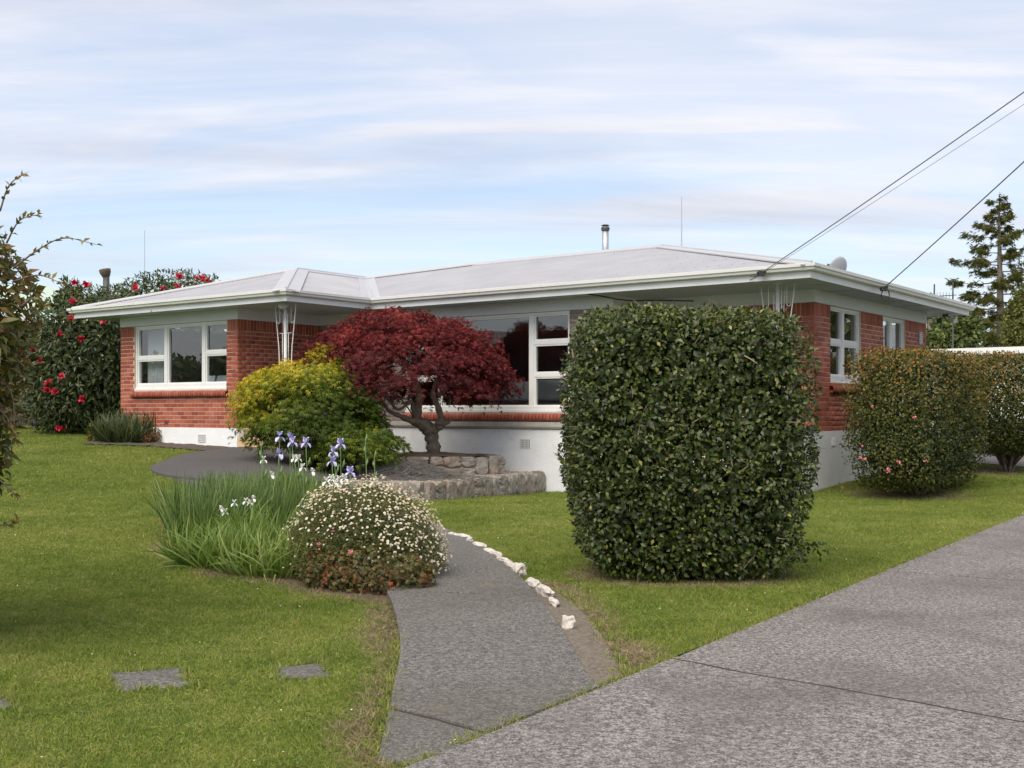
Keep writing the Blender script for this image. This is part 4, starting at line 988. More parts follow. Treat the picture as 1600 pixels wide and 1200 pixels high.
# rhododendron
rh = empty('rhododendron', (-10.4, 28.6, gz(-10.4, 28.6))); tag(rh, 'large rhododendron with red flowers beyond the left end of the brick wing', 'shrub')
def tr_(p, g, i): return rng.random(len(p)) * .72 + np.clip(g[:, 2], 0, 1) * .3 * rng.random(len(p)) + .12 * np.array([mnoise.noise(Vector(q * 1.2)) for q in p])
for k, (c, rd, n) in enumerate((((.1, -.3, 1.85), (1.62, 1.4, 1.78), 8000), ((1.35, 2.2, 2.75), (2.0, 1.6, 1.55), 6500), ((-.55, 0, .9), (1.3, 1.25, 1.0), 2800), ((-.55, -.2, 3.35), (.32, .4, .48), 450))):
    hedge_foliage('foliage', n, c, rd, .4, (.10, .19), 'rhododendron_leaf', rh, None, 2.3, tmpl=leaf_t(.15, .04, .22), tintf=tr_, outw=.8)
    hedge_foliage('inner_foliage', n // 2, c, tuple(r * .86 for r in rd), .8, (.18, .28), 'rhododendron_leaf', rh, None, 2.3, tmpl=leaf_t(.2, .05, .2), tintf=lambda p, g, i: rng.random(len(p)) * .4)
mb = MB()
for k in range(6): a = k * 1.05; mb.tube(spline([(.1 * math.cos(a), .1 * math.sin(a), -.1), (.5 * math.cos(a), .4 * math.sin(a), 1.), (1.2 * math.cos(a), 1.0 * math.sin(a), 2.6)], 4), [.08] * 5 + [.05] * 4, 7)
mb.build('trunk', 'bark', rh, True)
fp = [(74, 609, 27.2), (75, 599, 27.2), (85, 612, 27.1), (164, 503, 27), (281, 432, 29.6), (96, 522, 27.1), (127, 530, 26.9), (53, 547, 27.4), (38, 578, 27.5), (65, 565, 27.3), (94, 670, 27.2), (130, 622, 26.9), (100, 588, 27.1), (113, 497, 27.1), (117, 442, 27.5), (135, 444, 27.5), (279, 448, 29.5), (326, 440, 30), (257, 452, 29.4), (318, 436, 30), (310, 436, 30.1), (212, 449, 28.5), (113, 472, 27.2)]
flowers(rh, [tuple(at(*q) - Vector((-10.4, 28.6, gz(-10.4, 28.6)))) for q in fp], 'flower_red', .10)

# strappy bush by the wing wall, and the small russet one beside it
def strap_clump(name, c, n, r, hgt, bend, wdt, mat, label, cat, tlo=0, thi=1, lean=.6, group=None, jit=.3):
    X, Y = c[:2]; e = empty(name, (X, Y, gz(X, Y) if len(c) < 3 else c[2])); tag(e, label, cat, group)
    a = rng.random(n) * 6.283; q = np.sqrt(rng.random(n)); rx, ry = r if isinstance(r, tuple) else (r, r)
    pos = np.stack([rx * q * np.cos(a), ry * q * np.sin(a), np.zeros(n)], 1)
    for k in range(n): pos[k, 2] = gz(X + pos[k, 0], Y + pos[k, 1]) - gz(X, Y) - .01
    d = np.stack([np.cos(a) * lean * (.25 + q), np.sin(a) * lean * (.25 + q), np.ones(n)], 1) + rng.normal(size=(n, 3)) * jit * np.array((1, 1, .2))
    out_ = np.stack([np.cos(a), np.sin(a), 0 * a], 1) + rng.normal(size=(n, 3)) * .6; nr = -out_ + np.array((0, 0, .4))
    stuff(leaves('leaves', blade_t(wdt, 5, bend), pos, d, -nr, rng.uniform(.65, 1.08, n) * hgt, tlo + (thi - tlo) * rng.random(n), mat, e)); return e
fx_, fy_ = pix(192, 694)
strap_clump('strappy_shrub', (fx_, fy_ + .5), 750, (.62, .45), .82, .75, .022, 'flax_leaf', 'dark green strappy bush growing against the left brick wing', 'shrub', lean=.9)
rb = empty('russet_shrub', (*pix(232, 694), gz(*pix(232, 694)))); tag(rb, 'small russet shrub at the foot of the white wing plinth', 'shrub')
hedge_foliage('foliage', 900, (0, .2, .17), (.28, .25, .18), .15, (.035, .06), 'geranium_leaf', rb, None, 2.2, tintf=lambda p, g, i: .35 + rng.random(len(p)) * .5); twigs('branches', 10, (0, .2, .02), 0, (.2, .2, .25), .006, 'twig', rb)
rb = empty('russet_shrub', (*pix(150, 692), gz(*pix(150, 692)))); tag(rb, 'low olive shrub on the left of the strappy bush', 'shrub')
hedge_foliage('foliage', 1300, (0, .25, .22), (.30, .3, .28), .2, (.04, .08), 'photinia_leaf', rb, None, 2.2, tintf=lambda p, g, i: rng.random(len(p)) * .8); twigs('branches', 10, (0, .2, .02), 0, (.25, .2, .35), .006, 'twig', rb)

# foreground shrub at the left edge
fs = empty('bronze_shrub', (-3.82, 6.7, 0)); tag(fs, 'tall loose shrub with bronze and green leaves and long arching shoots', 'shrub')
tp = leaf_t(.20, .07, .2)
for c, rd, n in (((-.0, 0, 1.95), (.96, .8, .84), 15000), ((-.12, 0, 1.30), (.96, .8, .78), 10000), ((-.05, .1, 2.35), (.80, .7, .52), 4500)):
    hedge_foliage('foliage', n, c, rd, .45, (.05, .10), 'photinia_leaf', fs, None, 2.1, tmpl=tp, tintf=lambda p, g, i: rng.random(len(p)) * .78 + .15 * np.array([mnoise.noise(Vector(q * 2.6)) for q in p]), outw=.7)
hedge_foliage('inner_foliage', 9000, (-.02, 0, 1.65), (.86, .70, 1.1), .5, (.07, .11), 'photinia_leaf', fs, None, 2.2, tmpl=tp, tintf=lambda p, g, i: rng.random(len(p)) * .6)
twigs('branches', 30, (-.1, 0, .9), -.2, (.75, .6, 1.5), .016, 'twig', fs, .6, (-.3, 0, 0))
shoots = [[(20, 420), (60, 390), (100, 372), (150, 382)], [(0, 330), (14, 290), (38, 271)], [(20, 440), (60, 430), (95, 442)], [(0, 590), (20, 622), (22, 690)], [(0, 750), (15, 765), (27, 775)], [(0, 820), (14, 820), (26, 812)], [(0, 640), (12, 655), (20, 672)], [(10, 380), (30, 345), (60, 335)], [(30, 480), (55, 465), (70, 478)]]
mb = MB(); pp = []; dd = []; tt = []
for sh_ in shoots:
    pts = spline([at(x, y, 6.6) - fs.location for x, y in sh_], 5); L = len(pts); mb.tube(pts, [.006 * (1 - .7 * i / (L - 1)) for i in range(L)], 5)
    for i in range(2, L):
        for k in range(2): pp.append(tuple(pts[i])); dd.append(tuple((pts[i] - pts[i - 1]).normalized() + Vector(rng.normal(size=3)) * .6)); tt.append(rng.random() * .5 + (.5 if i > L * .55 else .1))
mb.build('shoot', 'twig', fs, True); stuff(leaves('shoot_leaves', tp, np.array(pp), np.array(dd), unit(len(pp)) + np.array((0, -.6, .8)), rng.uniform(.025, .055, len(pp)), np.clip(tt, 0, 1), 'photinia_leaf', fs))

# ------------------------------------------------------------------ maples
def maple(name, base, label, cen, rad, npads, per, mat, tintf, limbs, lsize, padr, under=-.35):
    e = empty(name, base); tag(e, label, 'tree'); cen = np.array(cen); rad = np.array(rad); P_ = []; D_ = []; Nn = []; T_ = []; tips = []
    k = 0
    while k < npads:
        d = unit(1)[0]
        if d[2] < under: continue
        f = rng.uniform(.62, 1.0) if d[2] > 0 else rng.uniform(.8, 1.0)
        c = cen + d * rad * f; tips.append(c); m_ = per; q = np.clip(rng.normal(size=(m_, 3)), -1.9, 1.9) * np.array((padr, padr, padr * .26))
        r2 = np.hypot(q[:, 0], q[:, 1]); q[:, 2] -= r2 ** 2 * .55 / padr * .5
        pos = c + q; out_ = pos - cen; out_[:, 2] *= .25
        dr = nrmz(out_) * .7 + rng.normal(size=(m_, 3)) * .5 + np.array((0, 0, -.45)); P_.append(pos); D_.append(dr); Nn.append(nrmz(out_) * .4 + np.array((0, 0, .8)) + rng.normal(size=(m_, 3)) * .35)
        T_.append(tintf(pos, cen, rad, rng.random(m_)) + rng.normal() * .07); k += 1
    P_ = np.concatenate(P_); n = len(P_)
    stuff(leaves('crown', palm_t(5, 78, .075, .5), P_, np.concatenate(D_), np.concatenate(Nn), rng.uniform(.6, 1.15, n) * lsize, np.clip(np.concatenate(T_), 0, 1), mat, e))
    mb = MB()
    for lm in limbs:
        pts = spline([p[:3] for p in lm], 6); L = len(pts); rs = np.interp(np.linspace(0, 1, L), np.linspace(0, 1, len(lm)), [p[3] for p in lm]); mb.tube(pts, [float(r_ * .74 * (1 + .15 * math.sin(i * 1.9))) for i, r_ in enumerate(rs)], 9)
    mb.build('trunk', 'bark', e, True)
    mb = MB(); ends = [Vector(l[-1][:3]) for l in limbs] + [Vector(l[len(l) // 2][:3]) for l in limbs]
    for c in tips[::2]:
        t = Vector(c); a = min(ends, key=lambda q: (q - t).length); m_ = a.lerp(t, .5) + Vector(rng.normal(size=3)) * .08 + Vector((0, 0, .05)); pts = spline([a, m_, t], 4); mb.tube(pts, [.018 * (1 - .75 * i / (len(pts) - 1)) for i in range(len(pts))], 5, False)
    mb.build('branches', 'bark', e, True); return e
mb_ = Vector((-1.48, 21.5, .58))
def L(x, y, Y=21.3, r=.1): q = at(x, y, Y) - mb_; return (q.x, q.y, q.z, r)
limbsR = [[L(678, 716, 21.5, .20), L(676, 690, 21.45, .17), L(668, 668, 21.4, .19), L(650, 655, 21.3, .14), L(655, 625, 21.2, .10), L(648, 590, 21.1, .07), L(630, 560, 21., .05)],
          [L(676, 672, 21.4, .15), L(690, 660, 21.3, .10), L(684, 635, 21.2, .075), L(676, 615, 21.1, .06), L(690, 580, 21., .045)],
          [L(650, 660, 21.3, .10), L(625, 650, 21.1, .06), L(606, 640, 20.9, .045), L(590, 615, 20.8, .03), L(560, 600, 20.8, .02)],
          [L(645, 640, 21.2, .06), L(642, 628, 21.1, .04), L(622, 640, 21., .035), L(605, 622, 20.9, .03), L(585, 600, 20.8, .02)],
          [L(682, 662, 21.3, .09), L(698, 661, 21.2, .05), L(705, 655, 21.1, .03)], [L(684, 620, 21.2, .05), L(720, 590, 21, .04), L(760, 570, 20.8, .025)]]
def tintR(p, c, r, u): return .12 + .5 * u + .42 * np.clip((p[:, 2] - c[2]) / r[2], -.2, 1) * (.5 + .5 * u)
cR = at(628, 590, 20.95) - mb_
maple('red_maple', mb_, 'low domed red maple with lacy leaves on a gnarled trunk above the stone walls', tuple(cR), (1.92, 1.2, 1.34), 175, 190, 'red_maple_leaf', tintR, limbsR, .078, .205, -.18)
gb = Vector((-3.35, 20.3, gz(-3.35, 20.3)))
def L2(x, y, Y=20.3, r=.05): q = at(x, y, Y) - gb; return (q.x, q.y, q.z, r)
limbsG = [[L2(505, 728, 20.3, .08), L2(508, 690, 20.3, .06), L2(495, 640, 20.2, .045), L2(470, 600, 20.1, .03)], [L2(507, 700, 20.3, .06), L2(540, 650, 20.3, .04), L2(560, 620, 20.2, .03)], [L2(506, 705, 20.3, .05), L2(470, 665, 20.1, .035), L2(430, 640, 20., .02)]]
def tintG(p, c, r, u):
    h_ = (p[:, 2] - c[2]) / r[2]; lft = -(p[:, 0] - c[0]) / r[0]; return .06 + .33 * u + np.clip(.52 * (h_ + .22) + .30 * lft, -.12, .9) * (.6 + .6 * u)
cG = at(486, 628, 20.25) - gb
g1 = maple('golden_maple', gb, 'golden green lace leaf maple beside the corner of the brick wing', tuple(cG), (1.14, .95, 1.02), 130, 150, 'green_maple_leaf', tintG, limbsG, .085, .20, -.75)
gl = Vector((-2.62, 19.75, gz(-2.62, 19.75)))
cL = at(556, 690, 19.7) - gl
maple('green_maple', gl, 'low weeping dark green maple under the red maple', tuple(cL), (.66, .6, .42), 34, 120, 'green_maple_leaf', lambda p, c, r, u: .08 + .38 * u, [[(0, 0, -.05, .05), (.0, .05, .4, .04), (.05, .0, .65, .03)], [(0, 0, .3, .035), (.25, -.1, .6, .02)]], .085, .17, -.6)

# dead brush heap on the gravel
db = empty('brush_heap', (-1.75, 19.55, .26)); tag(db, 'heap of grey dead twigs on the gravel behind the low stone wall', 'brush')
V = []; mb = MB()
for k in range(700):
    a = rng.normal() * .32; x = rng.normal() * .42; y = rng.normal() * .3; h_ = .30 * math.exp(-(x / .6) ** 2 - (y / .45) ** 2) * rng.random() + .01; L_ = rng.uniform(.25, .8); dx, dy = math.cos(a) * L_ / 2, math.sin(a) * L_ / 2
    mb.tube([(x - dx, y - dy, max(.01, h_ - .10 * rng.random())), (x, y, h_ + .05), (x + dx, y + dy, max(.01, h_ - .10 * rng.random()))], rng.uniform(.002, .005), 4, False)
stuff(mb.build('twigs', 'dead_twig', db))

# ------------------------------------------------------------------ the flower bed by the path
def bedpt(x, y): return pix(x, y)
strap_clump('iris_clump', bedpt(330, 838), 900, (.40, .5), .64, .35, .014, 'iris_leaf', 'upright blue green strappy clump at the lawn end of the bed', 'plant', lean=.42, jit=.14)
strap_clump('iris_clump', bedpt(395, 822), 900, (.48, .5), .62, .35, .013, 'iris_leaf', 'upright green strappy clump in the middle of the bed', 'plant', .2, 1, lean=.35, jit=.14)
strap_clump('iris_clump', bedpt(462, 812), 700, (.42, .45), .60, .3, .014, 'lily_leaf', 'bright green strappy clump under the mauve irises', 'plant', lean=.35, jit=.15)
strap_clump('lily_clump', bedpt(345, 884), 420, (.38, .22), .52, .95, .017, 'lily_leaf', 'arching light green strappy plant spilling onto the lawn', 'plant', .1, .9, lean=1.0)
strap_clump('lily_clump', bedpt(425, 897), 420, (.40, .2), .50, .95, .016, 'lily_leaf', 'arching pale green strappy plant beside the daisy mound', 'plant', .2, 1, lean=1.0)
strap_clump('lily_clump', bedpt(400, 862), 300, (.5, .3), .55, .8, .015, 'lily_leaf', 'mid green strappy plant filling the middle of the bed', 'plant', 0, .7, lean=.8)
def petal_t(): return ([(0, 0, 0), (-.32, .45, .12), (0, .5, 0), (.32, .45, .12), (-.22, .85, -.05), (.22, .85, -.05), (0, 1.0, -.2)], np.array([(0, 2, 1), (0, 3, 2), (1, 2, 4), (2, 3, 5), (2, 5, 4), (4, 5, 6)]))
def iris(x, y, Y, mat, label, group, r=.064, buds=1):
    tip = at(x, y, Y); bx = tip.x + rng.normal() * .05; by = Y + .05; b0 = Vector((bx, by, gz(bx, by) - .02)); e = empty('iris', b0); tag(e, label, 'flower', group); t = tip - b0
    mb = MB(); mb.tube(spline([(0, 0, 0), (t.x * .4 + .01, t.y * .4, t.z * .5), (t.x, t.y, t.z - .03)], 4), .006, 6); mb.build('stem', 'iris_stem', e, True)
    n = 3; a = np.arange(n) * 2.09 + rng.random(); z = np.zeros(n); up = np.stack([np.cos(a) * .45, np.sin(a) * .45, z + 1], 1); dn = np.stack([np.cos(a + 1.05), np.sin(a + 1.05), z - .75], 1); c = np.repeat(np.array([tuple(t)]), n, 0)
    leaves('petals', petal_t(), np.concatenate([c, c, c]), np.concatenate([up, dn, up * np.array((1.4, 1.4, .6))]), np.concatenate([-np.stack([np.cos(a), np.sin(a), z], 1), np.stack([np.cos(a + 1.05), np.sin(a + 1.05), z + .6], 1), unit(3)]), np.repeat([r * 1.15, r * 1.35, r * .9], n), rng.random(9), mat, e)
    if buds: mb = MB(); q = Vector((t.x * .8 + .02, t.y * .8, t.z * .72)); mb.tube([q, q + Vector((.02, 0, .05)), q + Vector((.025, 0, .10))], [.006, .014, .003], 6); mb.build('bud', 'lily_leaf' if False else 'iris_stem', e, True)
ir = [(437, 682, 13.0), (453, 683, 12.9), (457, 690, 12.9), (478, 691, 13.0), (436, 709, 12.6), (532, 693, 12.9), (521, 705, 12.8), (519, 720, 12.6), (547, 737, 12.2)]
for q in ir[:5]: iris(*q, 'iris_petal', 'mauve bearded iris flower above the strappy leaves, far from the stone walls', 'mauve irises above the strappy leaves')
for q in ir[5:]: iris(*q, 'iris_petal', 'mauve bearded iris flower behind the daisy mound near the stone walls', 'mauve irises behind the daisies')
for q in [(412, 718, 12.9), (460, 716, 12.8), (473, 730, 12.5), (466, 716, 12.8), (488, 737, 12.4), (424, 742, 12.3)]: iris(*q, 'iris_white', 'cream iris flower among the mauve irises', 'cream irises', .045)
for q in [(345, 795, 10.6), (352, 800, 10.6), (366, 786, 10.7), (384, 783, 10.9), (396, 779, 10.9), (391, 785, 10.9)]: iris(*q, 'iris_white', 'small white iris flower low among the blue green leaves', 'low white irises', .034, 0)
for q in [(518, 748, 11.8), (530, 750, 11.8), (524, 754, 11.6), (538, 747, 11.9), (510, 752, 11.7)]: iris(*q, 'iris_white', 'white iris flower just over the top of the daisy mound', 'white irises over the daisies', .05, 0)
for q in [(408, 700, 12.6), (585, 715, 11.9), (571, 690, 12.1)]:
    tip = at(*q); b0 = Vector((tip.x + .03, tip.y, gz(tip.x, tip.y))); e = empty('seed_stalk', b0); tag(e, 'tall thin iris stalk with unopened pale buds', 'stalk', 'unopened iris stalks'); t = tip - b0
    mb = MB(); mb.tube([(0, 0, 0), tuple(t * .6), tuple(t)], .005, 5); mb.build('stem', 'iris_stem', e); mb = MB()
    for k in range(3): q2 = t * (1 - .12 * k); mb.tube([q2, q2 + Vector((.012 * (-1) ** k, 0, .04)), q2 + Vector((.016 * (-1) ** k, 0, .08))], [.006, .013, .002], 6)
    mb.build('bud', 'iris_stem', e)

# daisy mound
dm = empty('daisy_mound', (-1.27, 9.85, gz(-1.27, 9.85))); tag(dm, 'rounded mound of small white and pink daisies overhanging the path', 'shrub')
cd = (0, 0, .06); rd = (.72, .66, .73)
def dome(n, d0, d1):
    d = unit(n); d[:, 2] = np.abs(d[:, 2]); f = rng.uniform(d0, d1, n) * (1 + .06 * np.array([mnoise.noise(Vector(q * 3.)) for q in d])); return np.array(cd) + d * np.array(rd) * f[:, None], d
p_, d_ = dome(16000, .70, .99); stuff(leaves('foliage', leaf_t(.2, .06, .1), p_, d_ * .6 + unit(16000), d_ + unit(16000) * .6, rng.uniform(.014, .036, 16000), rng.random(16000), 'daisy_leaf', dm))
p_, d_ = dome(4000, .35, .75); stuff(leaves('inner_foliage', leaf_t(.28, .06, .1), p_, d_ * .6 + unit(4000), d_ + unit(4000) * .6, rng.uniform(.03, .06, 4000), rng.random(4000) * .5, 'daisy_leaf', dm))
p_, d_ = dome(2600, .85, .90); stuff(leaves('stems', blade_t(.02, 2, .1), p_ , d_ + unit(2600) * .35 + np.array((0, 0, .2)), unit(2600), rng.uniform(.08, .15, 2600), rng.random(2600), 'daisy_leaf', dm))
def daisy_t():
    v = [(0, 0, 0)]; f = []
    for k in range(10): a = k * .6283; v.append((math.cos(a) * (.5 if k % 2 else .40), math.sin(a) * (.5 if k % 2 else .40), .06))
    f += [(0, 1 + k, 1 + (k + 1) % 10) for k in range(10)]; return (v, np.array(f))
nfl = 2100; p_, d_ = dome(nfl * 3, .98, 1.10)
wt = .25 + .55 * np.clip(d_[:, 0] + .35, 0, 1) + .9 * d_[:, 2] ** 1.5; wt *= np.where((d_[:, 0] < .1) & (d_[:, 2] < .45) & (d_[:, 1] < 0), .12, 1.); kp = rng.random(len(p_)) < wt * .72; p_, d_ = p_[kp][:nfl], d_[kp][:nfl]; n = len(p_)
fd = nrmz(d_ + rng.normal(size=(n, 3)) * .35 + np.array((0, -.15, .35))); xa = np.cross(fd, unit(n)); tint = rng.random(n) * .75 + (rng.random(n) > .86) * .3
stuff(leaves('flowers', daisy_t(), p_, xa, fd, rng.uniform(.014, .026, n), np.clip(tint, 0, 1), 'daisy_petal', dm))
tv = np.array([(.5 * math.cos(a), .5 * math.sin(a), 0) for a in np.arange(6) * 1.047] + [(0, 0, .3)]); tf = np.array([(k, (k + 1) % 6, 6) for k in range(6)])
M('daisy_eye', (.62, .42, .04), .7, .2, 40); stuff(leaves('flower_eyes', (tv, tf), p_ + fd * .0025, xa, fd, np.full(n, .008), np.zeros(n), 'daisy_eye', dm))
# reddish geranium at its foot
gm = empty('geranium', (*pix(590, 928), gz(*pix(590, 928)))); tag(gm, 'low geranium with russet and red leaves at the foot of the daisy mound', 'plant')
hedge_foliage('foliage', 3600, (-.10, .25, .12), (.55, .28, .22), .2, (.020, .040), 'geranium_leaf', gm, None, 2.2, tmpl=palm_t(5, 85, .16, .2), tintf=lambda p, g, i: rng.random(len(p)) * .62 + .35 * (np.array([mnoise.noise(Vector(q * 5)) for q in p]) > .12) * rng.random(len(p))); twigs('stems', 25, (0, .15, .02), 0, (.4, .2, .28), .004, 'twig', gm)
flowers(gm, [tuple(at(x, y, Y) - gm.location) for x, y, Y in ((499, 851, 9.1), (548, 863, 8.95), (520, 830, 9.2))], 'flower_pink', .018)
# low green groundcover at the edge of the bed
gc = empty('ground_cover', (*pix(500, 905), gz(*pix(500, 905)))); tag(gc, 'low leafy green ground cover between the daisies and the arching leaves', 'plant')
hedge_foliage('foliage', 2200, (.05, .2, .06), (.42, .3, .20), .2, (.02, .045), 'daisy_leaf', gc, None, 2.2, tmpl=palm_t(5, 85, .18, .2)); twigs('stems', 15, (0, .15, .02), 0, (.3, .2, .2), .004, 'twig', gc)

# ------------------------------------------------------------------ lawn grass
def tuft_mesh(name, nb, rad, hmin, hmax, wd, mat='grass_blade', lean=.7):
    a = rng.random(nb) * 6.283; q = np.sqrt(rng.random(nb)) * rad; pos = np.stack([q * np.cos(a), q * np.sin(a), 0 * a - .004], 1)
    d = np.stack([rng.normal(size=nb) * lean, rng.normal(size=nb) * lean, np.ones(nb)], 1); o = leaves(name, blade_t(wd, 2, .9), pos, d, unit(nb) * np.array((1, 1, .2)) , rng.uniform(hmin, hmax, nb), rng.random(nb), mat)
    COL.objects.unlink(o); return o
def scatter(name, tuft, pts, rot, scl, label, cat):
    me = bpy.data.meshes.new(name); me.vertices.add(len(pts)); me.vertices.foreach_set('co', pts.astype(np.float32).ravel())
    a = me.attributes.new('rot', 'FLOAT_VECTOR', 'POINT'); a.data.foreach_set('vector', rot.astype(np.float32).ravel()); a = me.attributes.new('scl', 'FLOAT', 'POINT'); a.data.foreach_set('value', scl.astype(np.float32))
    o = link(name, me); g = bpy.data.node_groups.new(name, 'GeometryNodeTree'); g.interface.new_socket('Geometry', in_out='INPUT', socket_type='NodeSocketGeometry'); g.interface.new_socket('Geometry', in_out='OUTPUT', socket_type='NodeSocketGeometry')
    gi = g.nodes.new('NodeGroupInput'); go = g.nodes.new('NodeGroupOutput'); ip = g.nodes.new('GeometryNodeInstanceOnPoints'); oi = g.nodes.new('GeometryNodeObjectInfo'); oi.inputs[0].default_value = tuft
    mp = g.nodes.new('GeometryNodeMeshToPoints')
    r_ = g.nodes.new('GeometryNodeInputNamedAttribute'); r_.data_type = 'FLOAT_VECTOR'; r_.inputs[0].default_value = 'rot'; s_ = g.nodes.new('GeometryNodeInputNamedAttribute'); s_.data_type = 'FLOAT'; s_.inputs[0].default_value = 'scl'
    lk = g.links; lk.new(gi.outputs[0], mp.inputs[0]); lk.new(mp.outputs[0], ip.inputs['Points']); lk.new(oi.outputs['Geometry'], ip.inputs['Instance']); lk.new(r_.outputs[0], ip.inputs['Rotation']); lk.new(s_.outputs[0], ip.inputs['Scale']); lk.new(ip.outputs[0], go.inputs[0])
    o.modifiers.new('scatter', 'NODES').node_group = g; stuff(o); tag(o, label, cat); return o
def lawn():
    n = 420000; Y = np.sqrt(rng.uniform(3.6 ** 2, 33 ** 2, n)); Y = 3.6 + (33 - 3.6) * rng.random(n) ** 1.35; X = rng.uniform(-.53, .53, n) * Y
    # uniform in the view angle: thin out to a density that falls gently with distance
    keep = rng.random(n) < np.clip(Y / 9., .30, 1) * np.clip(16 / Y, .6, 1); X, Y = X[keep], Y[keep]
    bad = inpoly(X, Y, drive_poly) | inpoly(X, Y, path_poly) | inpoly(X, Y, patio) | inpoly(X, Y, linkp) | inpoly(X, Y, bed_lawn) | inpoly(X, Y, wall_strip) | inpoly(X, Y, house_poly) | inpoly(X, Y, garden) | inpoly(X, Y, court) | inpoly(X, Y, verge)
    for p in pav: bad |= inpoly(X, Y, p)
    dpl = distpoly(X, Y, path_L, False); dv = distpoly(X, Y, verge); nz = np.array([mnoise.noise(Vector((a * 1.7, b * 1.7, 2))) for a, b in zip(X, Y)])
    thin = np.clip((dpl + .01 + nz * .22) / .22, .2, 1); thin = np.where(Y < 9.3, thin, 1); thin = np.minimum(thin, np.clip((dv + nz * .2) / .3, .12, 1))
    hd = np.hypot((X - hedge_c[0]) / .85, (Y - hedge_c[1]) / .62); thin = np.minimum(thin, np.clip(hd - .55, .03, 1))
    db_ = distpoly(X, Y, bed_lawn); thin = np.minimum(thin, np.clip((db_ + nz * .15) / .25, .15, 1))
    for c in (H(1.45, .45), H(1.6, 5.2)): thin = np.minimum(thin, np.clip(np.hypot(X - c[0], Y - c[1]) / 1.1 - .3, .06, 1))
    k = ~bad & (rng.random(len(X)) < thin); X, Y, nz, th = X[k], Y[k], nz[k], thin[k]
    Z = np.array([gz(a, b) for a, b in zip(X, Y)]); pts = np.stack([X, Y, Z], 1); m_ = len(X)
    rot = np.stack([rng.normal(size=m_) * .15, rng.normal(size=m_) * .15, rng.random(m_) * 6.283], 1); scl = rng.uniform(.75, 1.2, m_) * (1 + .22 * nz) * np.clip(.7 + Y / 30, .8, 1.6)
    # taller unmown fringe along the drive edge
    dd_ = distpoly(X, Y, [tuple(DA), tuple(DB)], False); scl *= 1 + .35 * (dd_ < .10)
    kind = rng.integers(0, 3, m_)
    for q in range(3):
        s_ = kind == q; t = tuft_mesh('grass_tuft', 16, .055, .018, .042 if q else .034, .052 + .008 * q)
        scatter('lawn_grass', t, pts[s_], rot[s_], scl[s_], 'short mown green lawn grass round the path and the house', 'grass')
    # straw and dead grass beside the path
    sel = (th < .6); X2, Y2, Z2 = X[sel], Y[sel], Z[sel]; rep = 2; X2 = np.repeat(X2, rep) + rng.normal(size=len(X2) * rep) * .05; Y2 = np.repeat(Y2, rep) + rng.normal(size=len(Y2) * rep) * .05; k = ~(inpoly(X2, Y2, path_poly) | inpoly(X2, Y2, drive_poly) | inpoly(X2, Y2, patio)); X2, Y2 = X2[k], Y2[k]
    P2 = np.stack([X2, Y2, [gz(a, b) + .004 for a, b in zip(X2, Y2)]], 1); t = tuft_mesh('straw_tuft', 9, .06, .02, .06, .045, 'dry_grass', 2.6)
    scatter('dead_grass', t, P2, np.stack([0 * X2, 0 * X2, rng.random(len(X2)) * 6.28], 1), rng.uniform(.7, 1.2, len(X2)), 'dry brown dead grass along the worn edges of path and beds', 'grass')
    # longer uncut grass creeping over the edges of drive, path, pavers and plinth
    EP = []
    def along(poly, n, closed, inn, outw):
        P_ = [np.array(p) for p in poly]; P_ = P_ + [P_[0]] if closed else P_; L_ = np.array([np.linalg.norm(b - a) for a, b in zip(P_[:-1], P_[1:])]); c = np.concatenate([[0], np.cumsum(L_)])
        for q in rng.random(n) * c[-1]:
            i = min(np.searchsorted(c, q, 'right') - 1, len(L_) - 1); a, b = P_[i], P_[i + 1]; t = (q - c[i]) / L_[i]; d = (b - a) / L_[i]; o = np.array((-d[1], d[0])) * rng.uniform(inn, outw); x, y = a + (b - a) * t + o; EP.append((x, y, gz(x, y) + .004))
    along([tuple(DA), tuple(DB)], 5200, False, -.012, .05)
    for p in pav: along(p, 80, True, -.014, .014)
    along(path_L[:9], 160, False, -.05, .05); along(path_R[10:], 160, False, -.10, .0); along(verge[4:], 120, False, -.06, .06); along(patio[6:22], 200, False, -.04, .04)
    along([H(.09, -1.3), H(.09, 6.3)], 240, False, -.05, .02); along([H(-4.9, -1.34), H(0, -1.34)], 200, False, -.05, .02); along([tuple(lowB + np.array((.08, -.16))), tuple(lowA + np.array((.12, -.1)))], 160, False, -.05, .03)
    EP = np.array(EP); EP = EP[~(inpoly(EP[:, 0], EP[:, 1], path_poly) & (distpoly(EP[:, 0], EP[:, 1], path_L, False) > .04)) & ~(inpoly(EP[:, 0], EP[:, 1], verge) & (rng.random(len(EP)) > .25))]; kn = np.array([mnoise.noise(Vector((a * 2.3, b * 2.3, 9))) for a, b in EP[:, :2]]); EP = EP[kn > -.18]; ne = len(EP)
    t = tuft_mesh('edge_tuft', 12, .03, .025, .062, .05, lean=.6); scatter('edge_grass', t, EP, np.stack([rng.normal(size=ne) * .2, rng.normal(size=ne) * .2, rng.random(ne) * 6.28], 1), rng.uniform(.6, 1.25, ne), 'longer uncut grass fringing the driveway, path and stepping stones', 'grass')
    # clover patches and small lawn daisies
    n3 = 500; i3 = rng.integers(0, m_, n3); i3 = i3[nz[i3] > -.05]; P3 = pts[i3] + np.array((0, 0, .02)); rep = 14; P3 = np.repeat(P3, rep, 0) + rng.normal(size=(len(P3) * rep, 3)) * np.array((.05, .05, .005))
